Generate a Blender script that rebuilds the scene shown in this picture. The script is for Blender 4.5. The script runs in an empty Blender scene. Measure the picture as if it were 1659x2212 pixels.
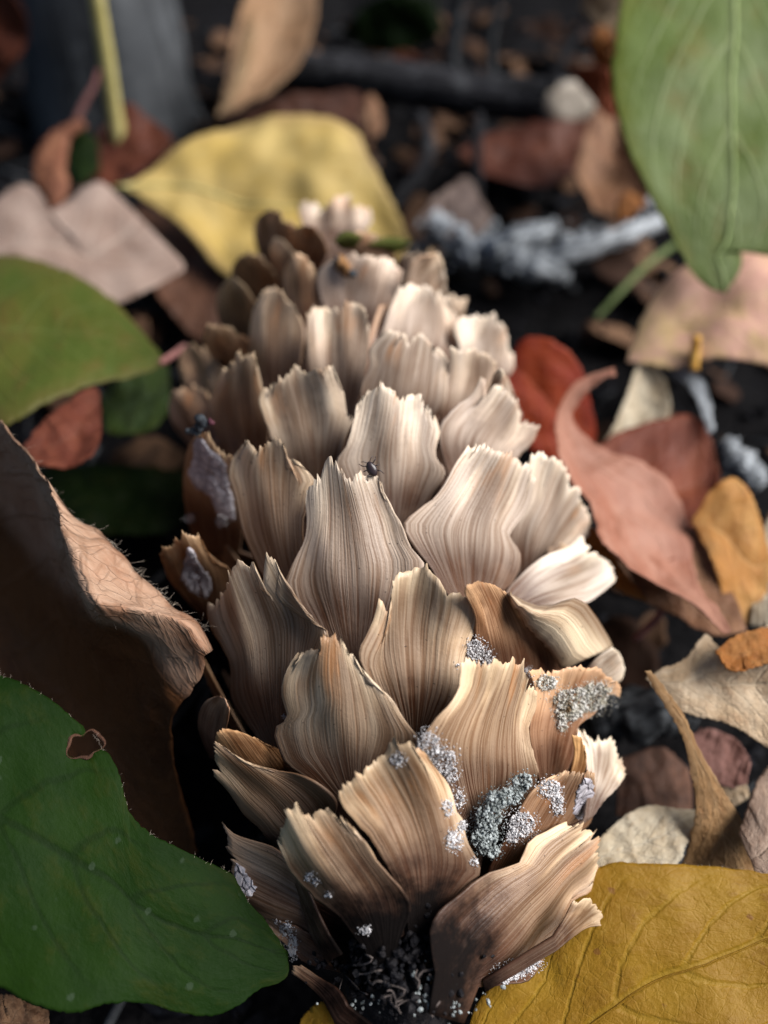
import bpy, bmesh, math, random
import numpy as np
from mathutils import noise as mnoise, Vector
random.seed(7); RNG = np.random.default_rng(7)
scn = bpy.context.scene
COL = scn.collection
CM = 0.01                                   # working unit: centimetre

# ------------------------------------------------------------------ camera
PITCH = math.radians(49.0); CAMH = 10.2; FPX = 1701.0; IW, IH = 1659.0, 2212.0
cam_d = bpy.data.cameras.new('camera'); cam = bpy.data.objects.new('camera', cam_d); COL.objects.link(cam)
cam.location = (0, 0, CAMH*CM); cam.rotation_euler = (math.pi/2-PITCH, 0, 0)
cam_d.sensor_fit = 'VERTICAL'; cam_d.sensor_height = 5.5; cam_d.sensor_width = 4.125
cam_d.lens = 5.5*FPX/IH
cam_d.clip_start = 0.002; cam_d.clip_end = 200
cam_d.dof.use_dof = True; cam_d.dof.focus_distance = 0.0695; cam_d.dof.aperture_fstop = 1.95
scn.camera = cam
scn.render.resolution_x, scn.render.resolution_y = 768, 1024

# ------------------------------------------------------------------ light
SUN_EL, SUN_AZ = 46.0, 88.0                 # azimuth from +Y (away from camera) towards +X (right)
w = bpy.data.worlds.new('World'); scn.world = w; w.use_nodes = True
wn = w.node_tree; bg = wn.nodes['Background']
sky = wn.nodes.new('ShaderNodeTexSky'); sky.sky_type = 'NISHITA'; sky.sun_disc = False
sky.sun_elevation = math.radians(SUN_EL); sky.sun_rotation = math.radians(SUN_AZ)
sky.dust_density = 2.0; sky.ozone_density = 1.2
wn.links.new(sky.outputs[0], bg.inputs[0]); bg.inputs[1].default_value = 0.05
sd = bpy.data.lights.new('sun', 'SUN'); sun = bpy.data.objects.new('sun', sd); COL.objects.link(sun)
sd.energy = 5.0; sd.angle = math.radians(46); sd.color = (1.0, 0.975, 0.95)
e, a = math.radians(SUN_EL), math.radians(SUN_AZ)
sdir = Vector((math.cos(e)*math.sin(a), math.cos(e)*math.cos(a), math.sin(e)))
sun.rotation_euler = (-sdir).to_track_quat('-Z', 'Y').to_euler()
sun.location = (0.3, 0.3, 0.5)
vs = scn.view_settings; vs.view_transform = 'Standard'; vs.look = 'None'; vs.exposure = 0.42; vs.gamma = 1.0
vs.use_curve_mapping = False
scn.cycles.use_denoising = True
scn.cycles.max_bounces = 5

# ------------------------------------------------------------------ pixel -> place
FWD = np.array([0, math.cos(PITCH), -math.sin(PITCH)]); RGT = np.array([1., 0, 0]); UPV = np.array([0, math.sin(PITCH), math.cos(PITCH)])
CAMP = np.array([0, 0, CAMH])
def rays(p):
    p = np.asarray(p, float)
    return FWD + RGT*((p[..., 0:1]-IW/2)/FPX) - UPV*((p[..., 1:2]-IH/2)/FPX)
def PH(x, y, h):                            # where the ray meets height h (cm)
    d = rays([x, y]); return CAMP + d*((h-CAMH)/d[2])
def PY(x, y, Y):                            # where it meets the upright plane at distance Y
    d = rays([x, y]); return CAMP + d*(Y/d[1])

# ------------------------------------------------------------------ mesh helpers
def mk(name, V, F, mat=None, parent=None, uv=None, smooth=True, origin=None):
    V = np.asarray(V, float)
    if origin is None:
        if parent is not None: origin = parent['_o']
        else:
            c = V.mean(0); origin = (c[0], c[1], V[:, 2].min())
    o_ = np.array(origin, float)
    me = bpy.data.meshes.new(name)
    me.from_pydata(((V-o_)*CM).tolist(), [], [list(map(int, f)) for f in F])
    if uv is not None:
        ul = me.uv_layers.new(name='UVMap')
        idx = np.zeros(len(me.loops), dtype=np.int32); me.loops.foreach_get('vertex_index', idx)
        ul.data.foreach_set('uv', np.asarray(uv, np.float32)[idx].ravel())
    if smooth: me.polygons.foreach_set('use_smooth', [True]*len(me.polygons))
    me.update()
    ob = bpy.data.objects.new(name, me); COL.objects.link(ob)
    if mat: me.materials.append(mat)
    if parent is not None: ob.parent = parent
    else: ob.location = o_*CM
    ob['_o'] = [float(v) for v in o_]
    return ob
def empty(name, origin):
    ob = bpy.data.objects.new(name, None); COL.objects.link(ob)
    ob.location = np.asarray(origin, float)*CM; ob.empty_display_size = 0.01
    ob['_o'] = [float(v) for v in origin]
    return ob
def tag(ob, label=None, cat=None, group=None, kind=None):
    if label: ob['label'] = label
    if cat: ob['category'] = cat
    if group: ob['group'] = group
    if kind: ob['kind'] = kind
    return ob
def grid_normals(G):
    du = np.gradient(G, axis=1); dv = np.gradient(G, axis=0)
    n = np.cross(du, dv); n /= np.linalg.norm(n, axis=-1, keepdims=True)+1e-12
    return n
def sheet(G, UV, th, keep=None):
    """G (rows, cols, 3) -> closed thin shell; UV same layout."""
    nr, nc = G.shape[:2]
    n = grid_normals(G)
    if np.mean(np.sum(n*(CAMP-G), -1)) < 0: n = -n
    th = np.asarray(th) if np.ndim(th) else np.full((nr, nc), th)
    V = np.concatenate([G.reshape(-1, 3), (G-n*th[..., None]).reshape(-1, 3)])
    uv = np.concatenate([UV.reshape(-1, 2)]*2)
    M = nr*nc; F = []
    K = np.ones((nr-1, nc-1), bool) if keep is None else keep
    def id_(r, c): return r*nc+c
    for r in range(nr-1):
        for c in range(nc-1):
            if not K[r, c]: continue
            a_, b_, c_, d_ = id_(r, c), id_(r, c+1), id_(r+1, c+1), id_(r+1, c)
            F.append((a_, b_, c_, d_)); F.append((d_+M, c_+M, b_+M, a_+M))
            if r == 0 or not K[r-1, c]: F.append((b_, a_, a_+M, b_+M))
            if r == nr-2 or not K[r+1, c]: F.append((d_, c_, c_+M, d_+M))
            if c == 0 or not K[r, c-1]: F.append((a_, d_, d_+M, a_+M))
            if c == nc-2 or not K[r, c+1]: F.append((c_, b_, b_+M, c_+M))
    if keep is not None:
        used = np.unique(np.array([i for f in F for i in f])); mp = -np.ones(2*M, int); mp[used] = np.arange(len(used))
        V = V[used]; uv = uv[used]; F = [tuple(mp[list(f)]) for f in F]
    return V, F, uv
def resample(P, n):
    P = np.asarray(P, float)
    d = np.r_[0, np.cumsum(np.linalg.norm(np.diff(P[:, :2], axis=0), axis=1)+1e-6)]
    t = np.linspace(0, d[-1], n)
    return np.stack([np.interp(t, d, P[:, k]) for k in range(P.shape[1])], 1)
def crom(P, n):                             # smooth curve through points
    P = np.asarray(P, float); m = len(P)
    if m == 2: return resample(P, n)
    Q = np.concatenate([[2*P[0]-P[1]], P, [2*P[-1]-P[-2]]])
    out = []
    for t in np.linspace(0, m-1, n*3):
        i = min(int(t), m-2); f = t-i; p0, p1, p2, p3 = Q[i:i+4]
        out.append(.5*((2*p1)+(-p0+p2)*f+(2*p0-5*p1+4*p2-p3)*f*f+(-p0+3*p1-3*p2+p3)*f**3))
    return resample(np.array(out), n)
def tube(P, R, seg=8, rough=0.0, caps=True, seed=0):
    P = np.asarray(P, float); R = np.broadcast_to(np.asarray(R, float), (len(P),))
    V = []; F = []
    T = np.gradient(P, axis=0); T /= np.linalg.norm(T, axis=1, keepdims=True)+1e-12
    ref = np.array([0, 0, 1.]) if abs(T[0][2]) < .9 else np.array([1., 0, 0])
    for i, (p, r, t) in enumerate(zip(P, R, T)):
        s = np.cross(t, ref); s /= np.linalg.norm(s)+1e-12; u = np.cross(s, t)
        for k in range(seg):
            an = 2*math.pi*k/seg
            q = p+(s*math.cos(an)+u*math.sin(an))*r
            if rough: q = p+(q-p)*(1+rough*mnoise.noise(Vector(q*(1.2/max(r, .02)))+Vector((seed, 0, 0))))
            V.append(q)
    n = len(P)
    for i in range(n-1):
        for k in range(seg):
            F.append((i*seg+k, i*seg+(k+1) % seg, (i+1)*seg+(k+1) % seg, (i+1)*seg+k))
    if caps:
        F.append(tuple(range(seg-1, -1, -1))); F.append(tuple((n-1)*seg+k for k in range(seg)))
    UV = [((k/seg), i/(n-1)) for i in range(n) for k in range(seg)]
    return np.array(V), F, np.array(UV)
_ico = {}
def ico(sub):
    if sub not in _ico:
        bm = bmesh.new(); bmesh.ops.create_icosphere(bm, subdivisions=sub, radius=1)
        bm.verts.ensure_lookup_table()
        _ico[sub] = (np.array([v.co[:] for v in bm.verts]), [[v.index for v in f.verts] for f in bm.faces]); bm.free()
    return _ico[sub]
def lumps(P, R, sub=1, squash=None, jag=.35, rng=RNG):
    V0, F0 = ico(sub); V = []; F = []; off = 0
    for i, (p, r) in enumerate(zip(P, R)):
        q = V0*(1+jag*(rng.random((len(V0), 1))-.5)*2)
        sc = rng.uniform(.6, 1.25, 3)
        ax = rng.normal(size=(3, 3)); qm, _ = np.linalg.qr(ax)
        V.append((q*sc*r)@qm.T+p); F += [[k+off for k in f] for f in F0]; off += len(V0)
    return np.concatenate(V), F

# ------------------------------------------------------------------ materials
class NT:
    def __init__(s, name):
        s.m = bpy.data.materials.new(name); s.m.use_nodes = True; s.t = s.m.node_tree
        s.p = s.t.nodes['Principled BSDF']; s.out = s.t.nodes['Material Output']
    def n(s, ty, **kw):
        nd = s.t.nodes.new(ty)
        for k, v in kw.items(): setattr(nd, k, v)
        return nd
    def lk(s, a_, b_): s.t.links.new(a_, b_)
    def put(s, sock, v):
        if isinstance(v, bpy.types.NodeSocket): s.lk(v, sock)
        elif isinstance(v, tuple) and len(v) == 3 and sock.type == 'RGBA': sock.default_value = (*v, 1)
        else: sock.default_value = v
    def math(s, op, a_, b_=0.0, c_=None):
        nd = s.n('ShaderNodeMath', operation=op); s.put(nd.inputs[0], a_); s.put(nd.inputs[1], b_)
        if c_ is not None: s.put(nd.inputs[2], c_)
        return nd.outputs[0]
    def mix(s, f, a_, b_, mode='MIX'):
        nd = s.n('ShaderNodeMix', data_type='RGBA', blend_type=mode)
        s.put(nd.inputs[0], f); s.put(nd.inputs[6], a_); s.put(nd.inputs[7], b_); return nd.outputs[2]
    def step(s, v, lo, hi, a_=0., b_=1.):
        nd = s.n('ShaderNodeMapRange', interpolation_type='SMOOTHSTEP')
        s.put(nd.inputs[0], v); s.put(nd.inputs[1], lo); s.put(nd.inputs[2], hi); s.put(nd.inputs[3], a_); s.put(nd.inputs[4], b_)
        return nd.outputs[0]
    def noise(s, vec, sc=1., det=3., rough=.55, dist=0.):
        nd = s.n('ShaderNodeTexNoise'); s.lk(vec, nd.inputs['Vector']); nd.inputs['Scale'].default_value = sc
        nd.inputs['Detail'].default_value = det; nd.inputs['Roughness'].default_value = rough; nd.inputs['Distortion'].default_value = dist
        return nd.outputs[0]
    def vor(s, vec, sc, feat='F1', out='Distance', rnd=1.0):
        nd = s.n('ShaderNodeTexVoronoi', feature=feat); s.lk(vec, nd.inputs['Vector']); nd.inputs['Scale'].default_value = sc
        nd.inputs['Randomness'].default_value = rnd
        return nd.outputs[out]
    def xyz(s, x, y, z=0.):
        nd = s.n('ShaderNodeCombineXYZ'); s.put(nd.inputs[0], x); s.put(nd.inputs[1], y); s.put(nd.inputs[2], z); return nd.outputs[0]
    def uv(s):
        nd = s.n('ShaderNodeUVMap'); sp = s.n('ShaderNodeSeparateXYZ'); s.lk(nd.outputs[0], sp.inputs[0]); return sp.outputs[0], sp.outputs[1]
    def pos(s): return s.n('ShaderNodeNewGeometry').outputs['Position']
    def rnd(s): return s.n('ShaderNodeObjectInfo').outputs['Random']
    def ocol(s): return s.n('ShaderNodeObjectInfo').outputs['Color']
    def oalpha(s): return s.n('ShaderNodeObjectInfo').outputs['Alpha']
    def bump(s, h, st, dist, prev=None):
        nd = s.n('ShaderNodeBump'); s.lk(h, nd.inputs['Height']); nd.inputs['Strength'].default_value = st; nd.inputs['Distance'].default_value = dist
        if prev is not None: s.lk(prev, nd.inputs['Normal'])
        return nd.outputs[0]
    def fin(s, col, rough=.6, nrm=None, spec=.3, transl=0., tcol=None):
        s.put(s.p.inputs['Base Color'], col); s.put(s.p.inputs['Roughness'], rough); s.put(s.p.inputs['Specular IOR Level'], spec)
        if nrm is not None: s.lk(nrm, s.p.inputs['Normal'])
        if transl:
            tr = s.n('ShaderNodeBsdfTranslucent'); s.put(tr.inputs[0], tcol if tcol is not None else col)
            mx = s.n('ShaderNodeMixShader'); mx.inputs[0].default_value = transl
            s.lk(s.p.outputs[0], mx.inputs[1]); s.lk(tr.outputs[0], mx.inputs[2]); s.lk(mx.outputs[0], s.out.inputs[0])
        return s.m

def scale_material():
    t = NT('cone_scale'); u, v = t.uv(); r = t.rnd(); r100 = t.math('MULTIPLY', r, 97.0)
    pos = t.pos()
    warp = t.noise(t.xyz(t.math('MULTIPLY', u, 3.0), t.math('MULTIPLY', v, 2.0), r100), 1, 2)
    uw = t.math('ADD', u, t.math('MULTIPLY', t.math('SUBTRACT', warp, .5), .014))
    fine = t.noise(t.xyz(t.math('MULTIPLY', uw, 78.), t.math('MULTIPLY', v, 1.5), r100), 1, 2, .55)
    med = t.noise(t.xyz(t.math('MULTIPLY', uw, 26.), t.math('MULTIPLY', v, 1.1), t.math('ADD', r100, 5.)), 1, 3, .6)
    broad = t.noise(t.xyz(t.math('MULTIPLY', uw, 4.6), t.math('MULTIPLY', v, 1.1), t.math('ADD', r100, 11.)), 1, 2, .5)
    blot = t.noise(t.xyz(t.math('MULTIPLY', u, 3.), t.math('MULTIPLY', v, 3.), t.math('ADD', r100, 23.)), 1, 4, .6)
    vv = t.math('ADD', v, t.math('MULTIPLY', t.math('SUBTRACT', med, .5), .12))
    c = t.mix(t.step(vv, .24, .82), (.07, .029, .016), (.43, .283, .168))  # own brown at the base, deepened with painted crevice shade
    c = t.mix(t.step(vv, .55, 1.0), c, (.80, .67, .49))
    # warm brown streaks in the upper half
    st = t.math('MULTIPLY', t.step(broad, .46, .57), t.math('MULTIPLY', t.step(vv, .30, .62), t.step(v, 1.12, .86)))
    c = t.mix(t.math('MULTIPLY', st, .85), c, (.15, .078, .036))
    un = t.math('DIVIDE', u, t.oalpha())   # 0..1 across the scale
    cen = t.math('ABSOLUTE', t.math('SUBTRACT', un, t.math('ADD', .38, t.math('MULTIPLY', r, .26))))
    cen = t.math('ADD', cen, t.math('MULTIPLY', t.math('SUBTRACT', med, .5), .30))
    cen = t.math('ADD', cen, t.math('MULTIPLY', t.math('SUBTRACT', blot, .5), .35))
    cm = t.math('MULTIPLY', t.step(cen, .30, .10), t.math('MULTIPLY', t.step(vv, .38, .66), t.step(v, 1.06, .80)))
    pale = t.math('MULTIPLY', t.step(broad, .46, .30), t.step(vv, .25, .8))
    c = t.mix(t.math('MULTIPLY', pale, .85), c, (.82, .71, .57))
    c = t.mix(t.math('MULTIPLY', t.step(blot, .52, .70), .55), c, (.22, .135, .09))
    c = t.mix(t.math('MULTIPLY', cm, .85), c, (.125, .068, .034))
    tipn = t.noise(t.xyz(t.math('MULTIPLY', uw, 5.5), t.math('MULTIPLY', v, 1.2), t.math('ADD', r100, 41.)), 1, 3, .6)
    og = t.math('MULTIPLY', t.step(tipn, .54, .66), t.step(vv, .60, .85))
    c = t.mix(t.math('MULTIPLY', og, .8), c, (.34, .15, .042))
    # silvery fibres
    fb = t.step(fine, .38, .62)
    c = t.mix(t.math('MULTIPLY', fb, .17), c, (.80, .69, .58))
    dk = t.math('MULTIPLY', t.step(fine, .48, .34), t.step(broad, .66, .42))
    c = t.mix(t.math('MULTIPLY', dk, .48), c, (.19, .11, .07))
    # silvery paleness plus light from the right painted in (object index = per cent)
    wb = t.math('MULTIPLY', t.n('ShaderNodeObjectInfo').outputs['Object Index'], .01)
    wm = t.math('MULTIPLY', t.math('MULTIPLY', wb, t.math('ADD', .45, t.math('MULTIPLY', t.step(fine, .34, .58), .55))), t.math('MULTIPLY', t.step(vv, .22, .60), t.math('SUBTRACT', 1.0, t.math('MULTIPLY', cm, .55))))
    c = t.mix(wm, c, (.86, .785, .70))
    # specks
    sp = t.vor(t.xyz(t.math('MULTIPLY', u, 1.), t.math('MULTIPLY', v, 1.3), r100), 26.)
    spc = t.vor(t.xyz(t.math('MULTIPLY', u, 1.), t.math('MULTIPLY', v, 1.3), r100), 26., out='Color')
    sep = t.n('ShaderNodeSeparateColor'); t.lk(spc, sep.inputs[0])
    sm = t.math('MULTIPLY', t.step(sp, .16, .09), t.math('GREATER_THAN', sep.outputs[0], .80))
    c = t.mix(t.math('MULTIPLY', sm, .8), c, (.05, .035, .03))
    # soil-blackened stalk end: dirt with its own extent around the stalk
    vm = t.n('ShaderNodeVectorMath', operation='DISTANCE'); t.lk(pos, vm.inputs[0]); vm.inputs[1].default_value = (STALK*CM)
    dn = t.noise(pos, 420., 4, .65)
    dd = t.math('ADD', vm.outputs['Value'], t.math('MULTIPLY', t.math('SUBTRACT', dn, .5), .009))
    stn = t.step(dd, .0098, .0050)
    c = t.mix(t.math('MULTIPLY', t.step(dd, .0150, .0060), .8), c, (.075, .038, .028)); c = t.mix(stn, c, (.010, .009, .010))
    c = t.mix(1.0, c, t.ocol(), 'MULTIPLY')
    h = t.math('ADD', t.math('MULTIPLY', fine, .8), t.math('MULTIPLY', med, .5))
    nb = t.bump(h, .8, .00016)
    grain = t.noise(pos, 2600., 3, .6)
    nb = t.bump(grain, .30, .00012, nb)
    return t.fin(c, t.math('ADD', .27, t.math('MULTIPLY', fine, .25)), nb, t.math('MULTIPLY', t.math('SUBTRACT', 1.0, t.math('MULTIPLY', stn, .97)), .36), .10)

def leaf_material(name, ca, cb, cc, vein, vk=.5, nv=9, ang=1.1, rough=.55, spec=.22, transl=.22, spots=None, spotn=.0, wrinkle=.0006, retic=.25, edge=None, hi=None, vb=.35, inner=None):
    t = NT(name); u, v = t.uv(); r100 = t.math('MULTIPLY', t.rnd(), 61.)
    q = t.xyz(t.math('MULTIPLY', u, 1.), t.math('MULTIPLY', v, 1.6), r100)
    pos = t.pos()
    n1 = t.noise(q, 2.3, 4, .6); n2 = t.noise(q, 6.0, 5, .65)
    c = t.mix(t.step(n1, .38, .64), ca, cb)
    c = t.mix(t.math('MULTIPLY', t.step(n2, .50, .72), .8), c, cc)
    s = t.math('MULTIPLY', t.math('ABSOLUTE', t.math('SUBTRACT', u, .5)), 2.)
    if edge is not None:
        c = t.mix(t.math('MULTIPLY', t.step(t.math('ADD', s, t.math('MULTIPLY', t.math('SUBTRACT', n2, .5), .5)), .72, 1.02), .8), c, edge)
    wob = t.math('MULTIPLY', t.math('SUBTRACT', n1, .5), .5)
    ph = t.math('ADD', t.math('SUBTRACT', t.math('MULTIPLY', v, float(nv)), t.math('MULTIPLY', t.math('POWER', s, 1.25), ang*2.2)), wob)
    fr = t.math('ABSOLUTE', t.math('SUBTRACT', t.math('FRACT', ph), .5))
    side = t.math('MULTIPLY', t.step(fr, .085, .015), t.step(s, 1.0, .55))
    mid = t.step(s, .045, .012)
    rt = t.vor(q, 15., 'DISTANCE_TO_EDGE')
    rtm = t.step(rt, .06, .0)
    vn = t.math('MINIMUM', t.math('ADD', t.math('ADD', mid, t.math('MULTIPLY', side, .75)), t.math('MULTIPLY', rtm, retic)), 1.)
    c = t.mix(t.math('MULTIPLY', vn, vk), c, vein)
    if spots is not None:
        vo = t.vor(pos, 560.); vc = t.vor(pos, 560., out='Color'); sep = t.n('ShaderNodeSeparateColor'); t.lk(vc, sep.inputs[0])
        vo = t.math('ADD', vo, t.math('MULTIPLY', t.math('SUBTRACT', t.noise(pos, 1500., 3), .5), .45))
        c = t.mix(t.math('MULTIPLY', t.math('MULTIPLY', t.step(vo, .20, .10), t.math('GREATER_THAN', sep.outputs[0], spotn)), .8), c, spots)
    fine = t.noise(pos, 1700., 3, .6)
    c = t.mix(t.math('MULTIPLY', t.step(fine, .45, .8), .25), c, hi if hi is not None else vein)
    if inner is not None:                   # the other face of a folded leaf
        c = t.mix(t.step(t.math('ADD', v, t.math('MULTIPLY', t.math('SUBTRACT', n2, .5), .06)), .24, .33), c, t.mix(t.step(n1, .35, .65), inner, tuple(x*.55 for x in inner)))
    c = t.mix(1.0, c, t.ocol(), 'MULTIPLY')
    nb = t.bump(t.math('ADD', t.math('MULTIPLY', vn, -vb), t.math('MULTIPLY', n2, 1.2)), .6, wrinkle)
    nb = t.bump(fine, .25, .00015, nb)
    return t.fin(c, rough, nb, spec, transl)

def grain_material(name, ca, cb, sc=900., rough=.85, bumpd=.0004, cc=None, ccut=.62, spec=.04):
    t = NT(name); pos = t.pos(); n1 = t.noise(pos, sc, 4, .65)
    c = t.mix(t.step(n1, .35, .65), ca, cb)
    if cc is not None: c = t.mix(t.step(t.noise(pos, sc*.35, 3), ccut, ccut+.1), c, cc)
    return t.fin(c, rough, t.bump(n1, .8, bumpd), spec)
def bark_material(name, ca, cb):
    t = NT(name); u, v = t.uv(); pos = t.pos()
    f = t.noise(t.xyz(t.math('MULTIPLY', u, 14.), t.math('MULTIPLY', v, 4.), 0.), 1, 5, .65, .6)
    g = t.noise(pos, 260., 4)
    c = t.mix(t.step(f, .36, .62), ca, cb); c = t.mix(t.math('MULTIPLY', t.step(g, .5, .7), .4), c, t.mix(.5, cb, (.2, .21, .22)))
    return t.fin(c, .85, t.bump(f, .9, .0012), .06)

# ================================================================== ground
M_SOIL = grain_material('soil', (.003, .003, .0035), (.009, .0085, .009), 700., .9, .0008, (.022, .023, .026), .68)  # albedo lowered to put canopy shade into the soil colour
ax = np.sinh(np.linspace(-7.2, 7.2, 231)); ax = ax/ax.max()*2000.0
gx, gy = np.meshgrid(ax, ax); gy = gy+12.0
gz = np.empty_like(gx)
for i in range(gx.shape[0]):
    for j in range(gx.shape[1]):
        x, y = gx[i, j], gy[i, j]
        if abs(x) < 60 and abs(y-12) < 60:
            gz[i, j] = .55*mnoise.noise(Vector((x*.35, y*.35, 0)))+.30*mnoise.noise(Vector((x*1.1, y*1.1, 3)))+.14*mnoise.noise(Vector((x*2.7, y*2.7, 8)))-.1
        else: gz[i, j] = 1.2*mnoise.noise(Vector((x*.03, y*.03, 0)))-.1
def ground_z(x, y):
    return .55*mnoise.noise(Vector((x*.35, y*.35, 0)))+.30*mnoise.noise(Vector((x*1.1, y*1.1, 3)))+.14*mnoise.noise(Vector((x*2.7, y*2.7, 8)))-.1
nr, nc = gx.shape
GF = [(r*nc+c, r*nc+c+1, (r+1)*nc+c+1, (r+1)*nc+c) for r in range(nr-1) for c in range(nc-1)]
ground = mk('ground', np.stack([gx, gy, gz], -1).reshape(-1, 3), GF, M_SOIL, origin=(0, 0, 0))
tag(ground, 'dark crumbly soil under the fallen leaves', kind='structure')

# ================================================================== the cone
CAX0 = PH(885, 1990, 2.5); CAX1 = PH(735, 555, 2.4)
CL = np.linalg.norm(CAX1-CAX0); CDIR = (CAX1-CAX0)/CL
STALK = PH(868, 2050, 2.7)
def Rk(k): return np.interp(k, [-.16, -.06, 0, .07, .2, .35, .5, .7, .85, 1.0, 1.08, 1.15], [.15, .55, 1.05, 1.75, 2.35, 2.6, 2.55, 2.25, 1.9, 1.25, .6, .1])
TT = np.arange(3.0, 22.0, .02)
def hit(px, f=1.0):
    d = rays(px); P = CAMP+TT[:, None]*d
    k = ((P-CAX0)@CDIR); q = P-CAX0-k[:, None]*CDIR; rr = np.linalg.norm(q, axis=1)
    g = rr-f*Rk(k/CL)
    i = np.where(g < 0)[0]
    return P[i[0]] if len(i) else P[np.argmin(g)]
def radial(P):
    q = P-CAX0; q = q-(q@CDIR)*CDIR; return q/np.linalg.norm(q)
def crop(x0, y0, s):
    return lambda *pts: [((x0+x/s)*.6636, (y0+y/s)*.6636) for x, y in pts]
A = crop(500, 600, 1.185); B = crop(500, 1600, 1.0369); C = crop(600, 2300, 1.106); D = lambda *p: list(p)

M_SCALE = scale_material()
M_CORE = grain_material('cone_core', (.05, .03, .022), (.12, .07, .05), 500.)
cone = empty('spruce_cone', CAX0-np.array([0, 0, 2.5]))
tag(cone, 'large open conifer cone with tan striated papery scales lying on the leaf litter', 'cone')
SURF = {}
PALE_LIT = dict(b7=78, b8=62, b9=75, b9t=30, b11=75, a7=74, a3=62, a8a=55, a8b=55, a8c=60, a12=68, a13=74, a14=55, a15=62, a19=40, a21=52, a20=30, b4=46, a4=34, a9=46, b1=24, b2=30, b3=32, c11=55, c3=18, a1=18, a10=24, b5=22, b6=6, a2=6, b10=0, b12=4, c10=6, c10b=0, c6=0, c7=4, c8=4)  # per scale: own paleness plus painted light, highest on the right
def cone_scale(key, left, top, right, tip=1.0, base=.74, bow=.22, flare=0., tint=(1, 1, 1), jag=7., rip=.046, nb=None, lift=0., minface=.5, nc=64, nr=22, root=.7, th=.022):
    rng = np.random.default_rng(sum(map(ord, key))*7+len(key))
    L = crom(left, nr); T = resample(top, nc); R = crom(right[::-1], nr)
    L[-1] = T[0]; R[-1] = T[-1]
    bpx = (L[0]+R[0])/2; tpx = T.mean(0)
    base *= .87
    Pb = hit(bpx, base); Pt = hit(tpx, tip)
    Pt = Pt+(CAMP-Pt)/np.linalg.norm(CAMP-Pt)*lift; Pb = Pb+(CAMP-Pb)/np.linalg.norm(CAMP-Pb)*lift
    al = Pt-Pb; LL = np.linalg.norm(al); al /= LL
    mid = (Pb+Pt)/2; n = radial(mid); tc = CAMP-mid; tc /= np.linalg.norm(tc)
    for kk in range(12):
        m = n-(n@al)*al; m /= np.linalg.norm(m)
        if m@tc > minface: break
        n = n+.15*tc; n /= np.linalg.norm(n)
    n = m
    if n@tc < .28 or LL > 2.2:              # tip seen past the outline: keep it at its root's distance
        n = radial(Pb)*.75+(CAMP-Pb)/np.linalg.norm(CAMP-Pb); n /= np.linalg.norm(n)
        dt = rays(tpx); Pt = CAMP+dt*(((Pb-CAMP)@n)/(dt@n)); al = Pt-Pb; LL = np.linalg.norm(al); al /= LL
    ac = np.cross(al, n)
    ph = rng.uniform(0, 6.28, 4); fr = rng.uniform(.8, 1.6)
    def hgt(a_, b_):
        t_ = np.clip(b_/LL, -.5, 1.6)
        return -bow*a_*a_*(.55+.45*np.clip(1-t_, 0, 1)) + flare*np.clip(t_-.35, 0, 2)**2 + rip*np.clip(t_, 0, 1.4)*(np.sin(a_*5.2*fr+ph[0])+.6*np.sin(a_*10.5*fr+ph[1]+b_*2))+.5*rip*np.sin(b_*6+ph[2]+a_*2)
    def proj(px, off=0.):
        px = np.asarray(px, float); d = rays(px); dn = d@n
        h = np.zeros(px.shape[:-1])
        for it in range(6):
            t_ = ((Pb-CAMP)@n+h)/dn
            P = CAMP+d*t_[..., None]; rel = P-Pb
            h2 = np.clip(hgt(rel@ac, rel@al), -.8, .8); h = h*.4+h2*.6
        return P-d/np.linalg.norm(d, axis=-1, keepdims=True)*off
    SURF[key] = proj
    # ragged tip
    out = T-bpx; out /= np.linalg.norm(out, axis=1, keepdims=True)+1e-9
    z = rng.random(nc); sm = np.convolve(rng.normal(size=nc+8), np.ones(5)/5, 'same')[4:-4]
    jt = jag*(1.7*(z**3)-.55+1.3*sm-1.6*(rng.random(nc) > .93)); 
    for q in range(rng.integers(0, 4) if nc > 36 else 0):      # torn splits
        k = rng.integers(4, nc-4); dpt = jag*rng.uniform(1.5, 5.5); hw = rng.integers(1, 4)
        for dk_ in range(-hw, hw+1): jt[k+dk_] -= dpt*(1-abs(dk_)/(hw+.6))
    jt[0] *= .3; jt[-1] *= .3
    Tj = T+out*jt[:, None]
    ker = np.ones(13)/13; Tp = np.vstack([np.repeat(T[:1], 6, 0), T, np.repeat(T[-1:], 6, 0)])
    Ts = np.stack([np.convolve(Tp[:, q], ker, 'valid') for q in (0, 1)], 1)
    wgt = np.clip(np.minimum(np.arange(nc), nc-1-np.arange(nc))/6., 0, 1)[:, None]
    T = T*(1-wgt)+Ts*wgt; DT = Tj-T; DT[0] = 0; DT[-1] = 0
    L[-1] = T[0]; R[-1] = T[-1]
    def smooth(E):
        Q = E.copy()
        for _ in range(40): Q[1:-1] = Q[1:-1]*.5+(Q[:-2]+Q[2:])*.25
        return Q
    Ls, Rs = smooth(L), smooth(R); DL = L-Ls+rng.normal(size=L.shape)*.10*jag; DR = R-Rs+rng.normal(size=R.shape)*.10*jag
    DL[[0, -1]] = 0; DR[[0, -1]] = 0; L, R = Ls, Rs
    u = np.linspace(0, 1, nc)[None, :, None]; v = np.linspace(0, 1, nr)[:, None, None]
    Bt = L[0]*(1-u)+R[0]*u
    S = (1-v)*Bt+v*T[None]+(1-u)*L[:, None]+u*R[:, None]-((1-u)*(1-v)*L[0]+u*(1-v)*R[0]+(1-u)*v*T[0]+u*v*T[-1])
    S = S+DL[:, None]*(1-u)**4+DR[:, None]*u**4+DT[None]*(np.clip((v-.55)/.45, 0, 1)**2.2)
    G = proj(S)
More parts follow.
